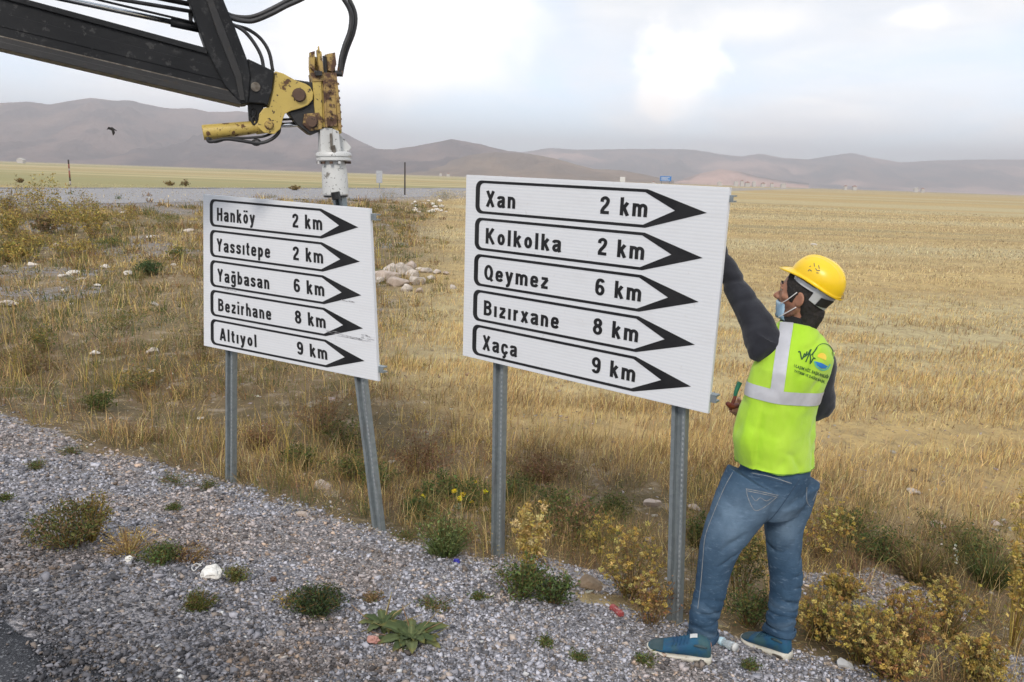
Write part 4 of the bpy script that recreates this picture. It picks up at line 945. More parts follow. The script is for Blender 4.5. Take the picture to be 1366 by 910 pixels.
diag = np.sin((lat*.8-z*1.0)*34+5*fbm(lat*5, z*5, 0, 14))*sstep(z, .55, .75)
vcr = crease(lat*15+z*3, V, 4, 71, .5)*sstep(z, .95, .55)+.8*crease((lat*.7-z)*16, V, 5, 73, .5)+.7*crease((lat*.9+z)*15, V, 5, 75, .5)*sstep(z, .9, .6)
V = V-N*(vcr*.010)[:, None]
V = V+N*(big_f*.022+drape*.002+diag*.001+(fbm(x*26, y*26, z*26, 15, 3)-.5)*.004)[:, None]
bulge = np.exp(-(((x-J(990, 575, 3.3)[0])/.05)**2+((z-J(990, 575, 3.3)[2])/.10)**2))*(fb > -.02)
V = V-np.outer(bulge*.045, RT)
vest = mesh_obj('safety_vest', V, Fc, M_vest, person, True)
vb = BVHTree.FromPolygons([tuple(v) for v in V], Fc)
def hit(bvh, px, py, off=.002):
    r = ray(px, py); h, nn, i, d = bvh.ray_cast(Vector(CAM), Vector(r).normalized())
    if h is None: return None
    nn = Vector(nn); nn = -nn if nn.dot(Vector(r)) > 0 else nn
    return np.array(h+nn*off)
def torso_wrap(zc, hw, name, mt_, off=.003, th0=0, th1=2*math.pi, n=90, m=6, slope=0.0, parent=vest, ph=0):
    cen = J(1042, 530, 3.27); rows = []
    for k in range(m+1):
        row = []
        for a in np.linspace(th0, th1, n):
            dr = RT*math.cos(a)+FW*math.sin(a); zz_ = zc+hw*(2*k/m-1)+slope*math.cos(a)+ph*math.sin(a)*0
            o_ = Vector((cen[0]+dr[0]*.6, cen[1]+dr[1]*.6, zz_)); h, nn, i, d = vb.ray_cast(o_, Vector(-dr))
            row.append(np.array(h)+dr*off if h is not None else row[-1] if row else cen+dr*.12+UP*(zz_-cen[2]))
        rows.append(row)
    V_ = np.array(rows).reshape(-1, 3); return mesh_obj(name, V_, [(k*n+j, k*n+j+1, (k+1)*n+j+1, (k+1)*n+j) for k in range(m) for j in range(n-1)], mt_, parent, True)
zL, zR = J(988, 524, 3.17)[2], J(1097, 540, 3.38)[2]; cL = J(1042, 534, 3.13)[2]
tape_z = cL; hwid = 9.2*pxm(J(1042, 534, 3.13))
torso_wrap(tape_z, hwid, 'reflective_tape', M_tape, .0035, slope=-.020)
def strip_px(path, wpx, name, mt_, bvh, off=.003, parent=None, sub=10, m=3):
    P = spline([(a, b, 0) for a, b in path], sub)[:, :2]; T = np.gradient(P, axis=0); T /= np.linalg.norm(T, axis=1)[:, None]; Nn = np.stack([-T[:, 1], T[:, 0]], 1); V_ = []; ok = []
    for p, q in zip(P, Nn):
        row = [hit(bvh, *(p+q*wpx*(k/m-.5)), off) for k in range(m+1)]
        if all(r is not None for r in row): V_.append(row)
    if len(V_) < 2: return None
    V_ = np.array(V_); nn = len(V_); return mesh_obj(name, V_.reshape(-1, 3), [(i*(m+1)+j, (i+1)*(m+1)+j, (i+1)*(m+1)+j+1, i*(m+1)+j+1) for i in range(nn-1) for j in range(m)], mt_, parent, True)
strip_px([(1050, 429), (1049, 438), (1045, 462), (1041, 490), (1038, 512), (1036.5, 522)], 17.5, 'reflective_tape', M_tape, vb, .0032, vest)
M_hem = simple('dark green edge binding', (.10, .22, .03), (.14, .28, .04), .8); M_pipe = simple('pale yellow piping', (.62, .80, .22), (.55, .74, .2), .7)
def edge_tube(path, r, name, mt_, bvh, parent, off=.001, sub=8):
    P = [hit(bvh, a, b, off) for a, b in spline([(a, b, 0) for a, b in path], sub)[:, :2]]; P = [p for p in P if p is not None]
    if len(P) < 3: return
    P = np.array(P); 
    for _ in range(2): P[1:-1] = (P[:-2]+P[1:-1]*2+P[2:])/4
    c = G(); c.add(*tube(P, r, 6)); return c.obj(name, mt_, parent, smooth=True)
edge_tube([(1037, 429), (1035, 445), (1029, 459), (1021, 471), (1010, 481), (1001, 485)], .0028, 'armhole_piping', M_pipe, vb, vest)
strip_px([(1006, 632), (1009, 655), (1012, 668)], .8, 'seam', M_dkseam, vb, .0015, vest, 4, 1)
edge_tube([(1096, 446), (1103, 454), (1110, 465), (1113, 476), (1112, 490), (1107, 510), (1103, 530)], .0026, 'armhole_piping', M_pipe, vb, vest)
torso_wrap(J(1032.5, 621, 3.27)[2]+.012, .0025, 'hem_binding', M_hem, .0032, m=1, slope=-.016)
# printed emblem and two lines of lettering on the right shoulder blade
M_pg = simple('dark green print', (.015, .075, .02), (.02, .09, .03), .8, bumps=0); M_py = simple('yellow print', (.80, .52, .04), (.78, .60, .08), .8, bumps=0); M_pb = simple('blue print', (.02, .17, .50), (.03, .22, .55), .8, bumps=0); M_pc = simple('teal print', (.08, .45, .36), (.1, .5, .4), .8, bumps=0)
def print_poly(P, mt_, name='emblem', off=.0016, cen=None):
    H = [hit(vb, a, b, off) for a, b in P]
    if any(h is None for h in H): return
    Q_p = []; P = np.array(P, float)
    for i in range(len(P)): Q_p += [P[i]+(P[(i+1) % len(P)]-P[i])*f for f in (0, .34, .67)]
    P = np.array(Q_p); cpt = P.mean(0); n_ = len(P); H = [hit(vb, *(cpt+(q-cpt)*k), off) for k in (1, .75, .5, .25) for q in P]+[hit(vb, *cpt, off)]
    if any(h is None for h in H): return
    mesh_obj(name, H, [(r*n_+i, r*n_+(i+1) % n_, (r+1)*n_+(i+1) % n_, (r+1)*n_+i) for r in range(3) for i in range(n_)]+[(3*n_+i, 3*n_+(i+1) % n_, 4*n_) for i in range(n_)], mt_, vest, True)
def print_line(P, w_, mt_, name='emblem', off=.0018): strip_px(P, w_, name, mt_, vb, off, vest, 5, 1)
ex, ey_ = 1097, 480
print_poly([(ex-1+6.2*math.cos(a), ey_-3+6.2*math.sin(a)) for a in np.linspace(math.pi*1.06, math.pi*2.2, 12)], M_py, 'sun_emblem', .0016)
print_poly([(ex-10, ey_+2), (ex-2, ey_+4), (ex+7, ey_+8.5), (ex+4, ey_+11.5), (ex-2, ey_+11.5), (ex-7, ey_+8)], M_pb, 'water_emblem', .0020)
print_line([(ex-11, ey_+2), (ex-8, ey_+9), (ex-1, ey_+13.5), (ex+6, ey_+12), (ex+10, ey_+6)], 1.6, M_pc)
print_line([(ex-11, ey_-1), (ex-13, ey_-6), (ex-8, ey_-16), (ex-1, ey_-21), (ex+7, ey_-20), (ex+12, ey_-15), (ex+15.5, ey_-7), (ex+15, ey_-1)], .9, M_pg)
for q in ([(1064.5, 470), (1067, 469.5), (1069.5, 479.5), (1073, 472), (1074.5, 474.5), (1076.5, 469)], [(1070, 478), (1077, 473), (1081, 466.5)], [(1074.5, 483), (1079, 473), (1082, 466)], [(1080, 470), (1081, 478), (1080.5, 485.5)], [(1081.5, 484), (1085, 478), (1087.5, 479)], [(1082, 474), (1087, 468), (1090, 463.5)]): print_line(q, 1.7, M_pg, 'script_emblem')
def print_text(txt, a, b, h, mt_):
    cu = bpy.data.curves.new('t', 'FONT'); cu.body = txt; cu.offset = .02; cu.resolution_u = 1; o = bpy.data.objects.new('t', cu); COL.objects.link(o); bpy.context.view_layer.update()
    me = bpy.data.meshes.new_from_object(o.evaluated_get(bpy.context.evaluated_depsgraph_get())); V_ = np.array([v.co[:] for v in me.vertices]); Fc_ = [tuple(p.vertices) for p in me.polygons]
    bpy.data.objects.remove(o); bpy.data.curves.remove(cu); bpy.data.meshes.remove(me)
    a, b = np.array(a, float), np.array(b, float); d = b-a; L = np.linalg.norm(d); d /= L; up = np.array([d[1], -d[0]]); x_ = (V_[:, 0]-V_[:, 0].min())/(V_[:, 0].max()-V_[:, 0].min())
    H = [hit(vb, *(a+d*L*xx+up*yy*h/.72), .0018) for xx, yy in zip(x_, V_[:, 1])]
    if any(h_ is None for h_ in H): return
    mesh_obj('lettering', H, Fc_, mt_, vest)
print_text('ULAŞIM HİZ. BAŞKANLIĞI', (1058.5, 489.5), (1104, 505), 4.0, M_pg); print_text('YATIRIM VE DAİRE BAŞK.', (1058.5, 496), (1100, 511.5), 3.6, M_pg)
hv = np.concatenate([np.array(r_) for r_ in outer]); hvf = loft(outer, cap=True)[1]; hb = BVHTree.FromPolygons([tuple(v_) for v_ in hv], hvf)
for q in ([(1078, 362), (1080, 360), (1083, 362)], [(1086, 351), (1086.5, 356)], [(1088, 358), (1090, 361), (1094, 361)], [(1092, 354), (1093, 359)], [(1080, 356), (1082, 355)], [(1089, 364), (1092, 364.5)]): strip_px(q, .9, 'pen_mark', M_dkseam, hb, .0015, helm, 5, 1)
# ---- jeans
P = [loft([ring(1036, 605, 3.27, .150, .115, 32), ring(1033.5, 625, 3.27, .172, .135, 32), ring(1032, 645, 3.27, .180, .142, 32), ring(1030, 663, 3.265, .166, .140, 32), ring(1028, 682, 3.26, .130, .110, 32)])]
for L in (LEGL, LEGR):
    Q, R = legring(L); P.append(limb(Q, R, 24, 5))
P.append(limb([J(1068, 652, 3.32), J(1066, 668, 3.32), J(1060, 690, 3.32)], [.06, .062, .05], 18, 3)); P.append(limb([J(1002, 650, 3.19), J(994, 668, 3.18), J(985, 690, 3.18)], [.066, .070, .06], 18, 3))
V, N, Fc = fuse(P, .0052, 5); dd = np.zeros(len(V)); fade = np.zeros(len(V))
PX = []
Ri = np.linalg.inv(Rm); q_ = (V-CAM)@Rm; pxx = 683+F*q_[:, 0]/-q_[:, 2]; pyy = 455-F*q_[:, 1]/-q_[:, 2]
nz = fbm(V[:, 0]*9, V[:, 1]*9, V[:, 2]*9, 31, 3)
lowz = sstep(V[:, 2], -.05, -.32); isL = (pxx < 1000)
# stacked folds above the shoes, knee creases, seat creases
dd += lowz*.005*np.abs(np.sin(V[:, 2]*62+7.5*nz+V[:, 0]*14)); dd -= .011*crease(V[:, 2]*38+V[:, 0]*9, V, 6, 61)*sstep(V[:, 2], .05, -.25)
knee = np.exp(-((V[:, 2]-.17)/.16)**2); dd -= .012*crease(V[:, 2]*26-V[:, 0]*16, V, 5, 63)*sstep(abs(V[:, 2]-.14), .24, .08)
seat = np.exp(-((V[:, 2]-.42)/.10)**2); dd -= .010*crease(V[:, 0]*17-V[:, 2]*20, V, 5, 65)*sstep(abs(V[:, 2]-.34), .22, .06)
dd += (nz-.5)*.012-.003*lowz
V = V+N*dd[:, None]
thigh = np.exp(-(((pxx-975)/26)**2+((pyy-690)/38)**2)); thr = np.exp(-(((pxx-1050)/16)**2+((pyy-700)/30)**2)); st_ = np.exp(-(((pxx-1018)/24)**2+((pyy-672)/20)**2))
fade = np.clip(.6*thigh+.6*thr+.5*st_+.35*np.sin(V[:, 2]*60+6*nz)*lowz+.28*knee, 0, 1)
jeans = mesh_obj('jeans', V, Fc, M_denim, person, True, {'fade': fade}); jb = BVHTree.FromPolygons([tuple(v) for v in V], Fc)
def jline(path, w_, mt_=M_seam, name='stitching', off=.0015): return strip_px(path, w_, name, mt_, jb, off, jeans, 6, 1)
jline([(979, 628), (966, 652), (950, 690), (941, 716), (938, 745), (935, 780), (931, 812)], 1.0); jline([(1066, 640), (1047, 668), (1032, 688), (1019, 700)], 1.2, M_dkseam)
for P_ in ([(996, 652), (997, 661), (1003, 676), (1009, 681), (1020, 676), (1036, 663)], [(995, 652), (1016, 656), (1038, 661)], [(995.5, 654.5), (1016, 658.5), (1037, 663)], [(1002, 661), (1008, 668), (1014, 664), (1022, 668), (1030, 664)], [(1076, 650), (1076, 668), (1081, 676)], [(1090, 655), (1084, 668)], [(1003, 631), (1028, 636), (1056, 645)]): jline(P_, 1.0)
jline([(1005, 634), (1028, 639.5), (1054, 647)], 1.4, M_dkseam)
for L, ny in ((LEGL, 0), (LEGR, 0)):
    Q, R = legring(L); a_ = Q[-1]; ax_ = Q[-2]-Q[-1]; ax_ /= np.linalg.norm(ax_); c = G(); r_ = R[-1]+.004
    rg = []
    for h_, k_ in ((.018, 1.0), (.004, 1.06), (-.012, 1.10), (-.018, 1.04), (-.014, .92), (.010, .90)):
        e1_ = np.cross(ax_, FW); e1_ /= np.linalg.norm(e1_); e2_ = np.cross(ax_, e1_); rg.append(np.array([a_+ax_*h_+(e1_*math.cos(t_)+e2_*math.sin(t_))*r_*k_*(1+.05*math.sin(3*t_+h_*90)) for t_ in np.arange(28)/28*2*math.pi]))
    c.add(*loft(rg, cap=False, close=True)); c.obj('cuff', M_denim, jeans, smooth=True)
# ---- shoes
def shoe(heel, toe, name='shoe'):
    d = toe-heel; L0 = np.linalg.norm(d); d /= L0; side = np.cross(UP, d); side /= np.linalg.norm(side); up = np.cross(d, side); L = L0+.012
    base = heel-d*.008
    def sec(x, hw, z0, z1, n_=22, pw=2.6, sh=0.0):
        th = np.arange(n_)/n_*2*math.pi; cs = np.sign(np.cos(th))*abs(np.cos(th))**(2/pw); sn = np.sign(np.sin(th))*abs(np.sin(th))**(2/pw)
        return base+d*(x*L)+np.outer(cs*hw, side)+np.outer((z0+z1)/2+sn*(z1-z0)/2, up)+side*sh
    up_ = [(.015, .018, .030, .058), (.05, .031, .024, .104), (.12, .038, .022, .116), (.22, .040, .022, .120), (.32, .040, .022, .114), (.42, .042, .022, .100), (.54, .045, .020, .082), (.66, .047, .020, .067), (.78, .046, .018, .051), (.88, .040, .017, .043), (.95, .030, .017, .036), (.99, .014, .019, .028)]
    c = G(); c.add(*loft([sec(*q, pw=2.3) for q in up_])); so = c.obj(name, M_shoe, person, smooth=True)
    sl = [(-.005, .022, .006, .034), (.03, .036, .001, .040), (.12, .042, .0, .041), (.25, .042, .0, .036), (.40, .041, .001, .029), (.55, .045, .001, .026), (.70, .050, .001, .025), (.84, .049, .003, .026), (.93, .038, .007, .027), (.99, .020, .012, .027), (1.01, .008, .016, .026)]
    c = G(); c.add(*loft([sec(*q, pw=3.2) for q in sl])); c.obj('sole', M_sole, so, smooth=True)
    tread = [(q[0]*.98+.004, q[1]*.93, q[2]-.006, q[2]+.004) for q in sl]; c = G(); c.add(*loft([sec(*q, pw=3.2) for q in tread])); c.obj('tread', M_black, so)
    sgn = -1 if side @ (CAM-heel) < 0 else 1
    c = G(); p0 = base+side*sgn*.0425+up*.019; c.add(*limb([p0+d*L*.06, p0+d*L*.11+up*.001, p0+d*L*.22, p0+d*L*.27], [(.003, .002), (.0085, .0025), (.0075, .0025), (.003, .002)], 10, 4, up)); c.obj('air_window', M_pin, so, smooth=True)
    def up_pt(x, a, g=.002):
        xs = [q[0] for q in up_]; hw, z0, z1 = [np.interp(x, xs, [q[k] for q in up_]) for k in (1, 2, 3)]; cs, sn = math.sin(a), math.cos(a); cs = np.sign(cs)*abs(cs)**(2/2.3); sn = abs(sn)**(2/2.3)
        return base+d*x*L+side*cs*(hw+g)+up*((z0+z1)/2+sn*((z1-z0)/2+g))
    for k in range(5):
        x = .40+.055*k; c = G(); c.add(*tube([up_pt(x+.02*abs(a)-.01, a, .003) for a in np.linspace(-.85, .85, 9)], .0022, 6)); c.obj('lace', M_shoe, so, smooth=True)
    c = G(); rows = [[up_pt(x, a, .0022) for a in np.linspace(-1.35, 1.35, 15)] for x in np.linspace(.76, .965, 7)]; c.add(np.array(rows).reshape(-1, 3), [(i*15+j, (i+1)*15+j, (i+1)*15+j+1, i*15+j+1) for i in range(6) for j in range(14)]); c.obj('toe_cap', M_shoe2, so, smooth=True)
    c = G(); rows = [[up_pt(x, a, .0030) for a in np.linspace(-.32, .32, 5)] for x in np.linspace(.26, .37, 4)]; c.add(np.array(rows).reshape(-1, 3), [(i*5+j, (i+1)*5+j, (i+1)*5+j+1, i*5+j+1) for i in range(3) for j in range(4)]); c.obj('tongue', M_wplas, so, smooth=True)
    c = G(); c.add(*tube([up_pt(x, s_*1.15, .002) for x, s_ in ((.30, sgn), (.24, sgn), (.17, sgn), (.10, sgn))], [.004, .006, .006, .004], 8)); c.obj('side_overlay', M_shoe2, so, smooth=True)
    return so
shoe(heelL, toeL); shoe(heelR, toeR)
# ---- tool in the right hand
tool = tag(bpy.data.objects.new('pliers', None), 'small red and green handled tool gripped at the waist of the man', 'hand tool'); COL.objects.link(tool); tool.location = Vector(HR)
M_red = simple('dark red grip', (.16, .03, .015), (.10, .02, .012), .6); M_grn = simple('green grip', (.02, .16, .10), (.03, .2, .12), .6)
c = G(); c.add(*limb([J(984, 541, 3.46), J(976, 542, 3.44), J(970, 538, 3.43)], [.012, .016, .010], 10, 4)); c.add(*limb([J(981, 528, 3.45), J(974, 547, 3.44)], [.009, .008], 8, 3)); c.obj('grip', M_red, tool, smooth=True)
c = G(); c.add(*limb([J(987, 510, 3.46), J(982, 522, 3.45), J(980, 532, 3.45)], [.012, .010, .007], 10, 4)); c.obj('handle', M_grn, tool, smooth=True)
# ------------------------------------------------------------------ loose stones, rocks
def jitter_cubes(P, R, flat, seed, cols):
    """angular crushed stones: jittered, squashed, randomly turned boxes; 12 triangles each"""
    r_ = np.random.default_rng(seed); n = len(P)
    base = np.array([(a, b, c) for a in (-1, 1) for b in (-1, 1) for c in (-1, 1)], float)*.62
    V = base[None]+r_.uniform(-.52, .52, (n, 8, 3)); V *= np.stack([r_.uniform(.8, 1.35, n), r_.uniform(.65, 1.1, n), r_.uniform(*flat, n)], 1)[:, None]
    a, b = r_.uniform(0, 6.283, n), r_.normal(0, .45, n); ca, sa, cb_, sb = np.cos(a), np.sin(a), np.cos(b), np.sin(b)
    x, y, z = V[..., 0], V[..., 1], V[..., 2]; y, z = y*cb_[:, None]-z*sb[:, None], y*sb[:, None]+z*cb_[:, None]; x, y = x*ca[:, None]-y*sa[:, None], x*sa[:, None]+y*ca[:, None]
    V = np.stack([x, y, z], -1)*R[:, None, None]+P[:, None]
    q = np.array([(0, 1, 3, 2), (4, 6, 7, 5), (0, 4, 5, 1), (2, 3, 7, 6), (0, 2, 6, 4), (1, 5, 7, 3)])
    T = np.concatenate([q[:, [0, 1, 2]], q[:, [0, 2, 3]]]); Fc = (T[None]+8*np.arange(n)[:, None, None]).reshape(-1, 3)
    return V.reshape(-1, 3), Fc, np.repeat(cols, 8, 0)
def in_view(P, m=40):
    q = (P-CAM)@Rm; d = -q[:, 2]; px = 683+F*q[:, 0]/np.maximum(d, .1); py = 455-F*q[:, 1]/np.maximum(d, .1)
    return (d > .5)*(px > -m*8)*(px < 1366+m*8)*(py > -m)*(py < 910+m*2)
def scatter_polar(n, r0, r1, k=1.0, a0=-50, a1=50, seed=1):
    """points with density ~ 1/r^2 between r0 and r1"""
    r_ = np.random.default_rng(seed); r = r0*(r1/r0)**(r_.random(n)**k); t = np.radians(r_.uniform(a0, a1, n)); return r*np.sin(t), r*np.cos(t)
def gravel():
    n = 265000; x, y = scatter_polar(n, 1.7, 9.5, 1.0, seed=11); s = S_(x, y); m = gravel_mask(x, y)
    e = 1.40+.22*(vn(x*4, y*4, 0, 9)-.5)+.12*(vn(x*11, y*11, 0, 19)-.5); r_ = np.random.default_rng(5); dens = fbm(x*1.1, y*1.1, 0, 77, 3)
    keep = (s > e-.04)*(r_.random(n) < m*(.62+.9*(dens > .42)*.4))|((s < e)*(s > 1.0)*(r_.random(n) < .03+.42*sstep(s, 1.22, 1.50)**2))
    x, y, s = x[keep], y[keep], s[keep]; P = np.stack([x, y, gz(x, y)], 1); v = in_view(P); P, s = P[v], s[v]; n = len(P)
    d = np.hypot(P[:, 0], P[:, 1]); R = r_.lognormal(math.log(.0053), .42, n)*(1+.10*np.clip(d-3, 0, 5)); R = np.clip(R, .0032, .024)
    P[:, 2] += R*r_.uniform(-.15, .55, n)
    v_ = r_.random(n)**1.25; g_ = (.10+.50*v_)*(.40+.60*sstep(s, 1.4, 2.6))  # bitumen-dark near the asphalt; brightness of grazing light farther out put into the colour
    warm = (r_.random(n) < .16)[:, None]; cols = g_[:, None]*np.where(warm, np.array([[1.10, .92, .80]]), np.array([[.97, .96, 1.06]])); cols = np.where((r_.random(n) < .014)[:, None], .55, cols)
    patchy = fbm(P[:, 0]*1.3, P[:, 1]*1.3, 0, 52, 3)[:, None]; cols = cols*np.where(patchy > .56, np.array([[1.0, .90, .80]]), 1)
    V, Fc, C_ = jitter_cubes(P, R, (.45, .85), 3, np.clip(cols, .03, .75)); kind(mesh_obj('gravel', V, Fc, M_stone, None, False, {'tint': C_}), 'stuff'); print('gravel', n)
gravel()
ICO = None
def ico(sub):
    bm = bmesh.new(); bmesh.ops.create_icosphere(bm, subdivisions=sub, radius=1); V = np.array([v.co[:] for v in bm.verts]); Fc = [tuple(v.index for v in f.verts) for f in bm.faces]; bm.free(); return V, Fc
ICO = {k: ico(k) for k in (1, 2, 3)}
def rock_mesh(seed, flat=.6, sub=3, rough=.35):
    V, Fc = ICO[sub]; r_ = np.random.default_rng(seed); V = V.copy()
    for _ in range(15):                                   # chop planar facets
        nrm = r_.normal(size=3); nrm /= np.linalg.norm(nrm); d = r_.uniform(.48, .86); t = V@nrm; V -= np.outer(np.maximum(t-d, 0), nrm)
    V *= (1+rough*(fbm(V[:, 0]*1.7+seed, V[:, 1]*1.7, V[:, 2]*1.7, seed, 4)-.5))[:, None]; V[:, 2] *= flat; V[:, :2] *= r_.uniform(.8, 1.2, 2); return V, Fc
def rock(px, py, wpx, label, mat=None, flat=.6, group=None, seed=None, cat='rock', name='rock', sink=.25, hpx=None):
    P = onground(px, py); R = wpx*pxm(P)/2; V, Fc = rock_mesh(seed or int(px*7+py), flat); a = random.random()*6.28; M = np.array([[math.cos(a), -math.sin(a), 0], [math.sin(a), math.cos(a), 0], [0, 0, 1]])
    V = V@M.T*R; zt = V[:, 2].max(); V = V+P+np.array([0, 0, zt*(1-2*sink)]); o = mesh_obj(name, V, Fc, mat or M_rock, None, False, loc=P); bm = bmesh.new(); bm.from_mesh(o.data)
    for f in bm.faces: f.smooth = True
    for e in bm.edges:
        if len(e.link_faces) == 2 and e.calc_face_angle(0) > .24: e.smooth = False
    bm.to_mesh(o.data); bm.free(); tag(o, label, cat, group); return o
M_rockw = simple('white limestone', (.66, .62, .56), (.52, .47, .42), .9, 5, bumps=.5, bscale=12, bdist=.02); M_rockp = simple('pinkish rock', (.43, .35, .295), (.32, .26, .215), .9, 6, bumps=.6, bscale=14, bdist=.02, c3=(.55, .46, .40))
M_rockg = simple('grey cut stone', (.42, .42, .42), (.33, .33, .33), .9, 12, bumps=.4, bscale=60); M_rockb = simple('brown clod', (.21, .155, .105), (.15, .11, .075), .95, 14, bumps=.9, bscale=40, bdist=.01)
rock(431, 650, 27, 'rounded beige stone on the gravel edge right below the left sign', M_rockp, .62); rock(404, 688, 19, 'small tan stone lying alone on open gravel between the left sign posts', M_rockp, .6)
rock(787, 783, 44, 'flat brown clod between the white litter and the red can', M_rockb, .45, cat='clod of earth', name='earth_clod'); rock(1127, 889, 27, 'pale grey angular stone right of the man\'s shoe, in front of the weeds', M_rockg, .6)
rock(393, 800, 10, 'tiny pink stone in front of the dark green bush', M_rockp, .6)
PILE = [(515, 368, 34, 'large flat topped pale rock at the left end of the rock pile'), (538, 362, 32, 'broad rock at the upper middle of the rock pile'), (556, 374, 25, 'rounded blocky rock at the lower right of the rock pile'), (531, 376, 28, 'low rock at the lower middle of the rock pile'), (505, 372, 20, 'small rock at the left foot of the rock pile'), (566, 358, 18, 'grey rock behind the blocky one of the rock pile'),
        (548, 356, 22, 'dark topped rock at the back of the rock pile'), (522, 359, 22, 'rock leaning behind the flat topped one of the pile'), (542, 383, 19, 'half buried rock at the front of the rock pile'), (560, 385, 13, 'little rock at the front right of the pile'), (575, 368, 13, 'small outlying rock right of the pile'), (582, 360, 14, 'pale outlying rock beyond the right end of the pile'), (595, 361, 9, 'tiny white rock farthest right of the pile'), (604, 380, 12, 'flat pinkish rock in grass right of the pile'), (552, 365, 20, 'rock wedged in the centre of the pile')]
for k, (a, b, w_, lb) in enumerate(PILE): rock(a, b+5, w_*1.15, lb, (M_rockp, M_rock, M_rock)[k % 3], .72, 'pinkish rocks in a pile between the two signs')
LS = [(42, 351, 14, 'white block near the left edge, upper left of the slope'), (8, 353, 9, 'small white rock at the far left edge'), (99, 364, 20, 'wide pale rock left of the green shrub slope'), (84, 366, 15, 'low pale rock beside the wide one'), (107, 371, 13, 'rock just below the wide pale one'), (141, 354, 18, 'long white slab lying flat on the slope'), (171, 364, 18, 'bright white wedge rock left of the green shrub'), (76, 325, 9, 'round white rock below the tall weeds'), (86, 387, 13, 'flat white rock in brown grass'), (96, 403, 8, 'small grey rock sunk in grass'), (205, 404, 15, 'flat white slab below the green shrub'), (130, 379, 9, 'small pale stone in the middle of the stony slope'), (127, 470, 19, 'flat pale stone in the weeds, left middle distance'), (204, 468, 22, 'long flat stone right of the other flat stone in weeds'), (231, 351, 8, 'small white rock near the left sign edge'), (202, 315, 13, 'pale rock on the grey bank'), (253, 306, 13, 'pale rock on the bank beside the sign top'), (164, 281, 9, 'white rock at the edge of the side road'), (8, 340, 16, 'long pale rock at the left picture edge'), (12, 405, 22, 'broad low rock at the left edge below the others'),
      (205, 493, 13, 'brown grey stone in grass left of the sign'), (268, 556, 12, 'small rock in weeds left of the left sign post'), (225, 516, 8, 'tiny pale stone in dry weeds'), (276, 428, 10, 'stone against the lower left sign corner'), (60, 300, 8, 'small stone under the tall weed clump')]
for k, (a, b, w_, lb) in enumerate(LS): rock(a, b+3, w_, lb, (M_rockw, M_rock, M_rockw)[k % 3], .5, 'pale rocks scattered on the stony slope')
BK = [(568+random.uniform(-22, 34), 275+random.uniform(-6, 9), random.uniform(5, 10)) for _ in range(22)]
for a, b, w_ in BK: rock(a, b, w_, 'small white stone on the bank below the side road between the signs', M_rockw, .6, 'white stones on the far bank')
for a, b, w_, lb, mt_ in ((868, 672, 42, 'flat pale earth lump left of the large sign post in ditch', M_rockp), (925, 678, 30, 'pale earth lump between post and jeans', M_rockp), (785, 666, 30, 'pinkish brown lump in the ditch between the sign posts', M_rockb), (1090, 643, 14, 'small stone right beside the hip of the man', M_rock), (523, 617, 12, 'pale pebble in the weeds right of the leaning post', M_rock), (648, 764, 8, 'small stone beside the near left post of the large sign', M_rockg), (1220, 657, 26, 'pale flat lump in the stubble at right', M_rock), (1250, 700, 34, 'flat crusty earth lump in the ditch at right', M_rockp), (1330, 700, 30, 'pale crusty lump near the right edge', M_rockp), (1085, 327, 11, 'white stone far out in the stubble above the helmet', M_rockw)):
    rock(a, b, w_*(.8 if w_ > 24 else 1), lb, mt_, .42, sink=.42)

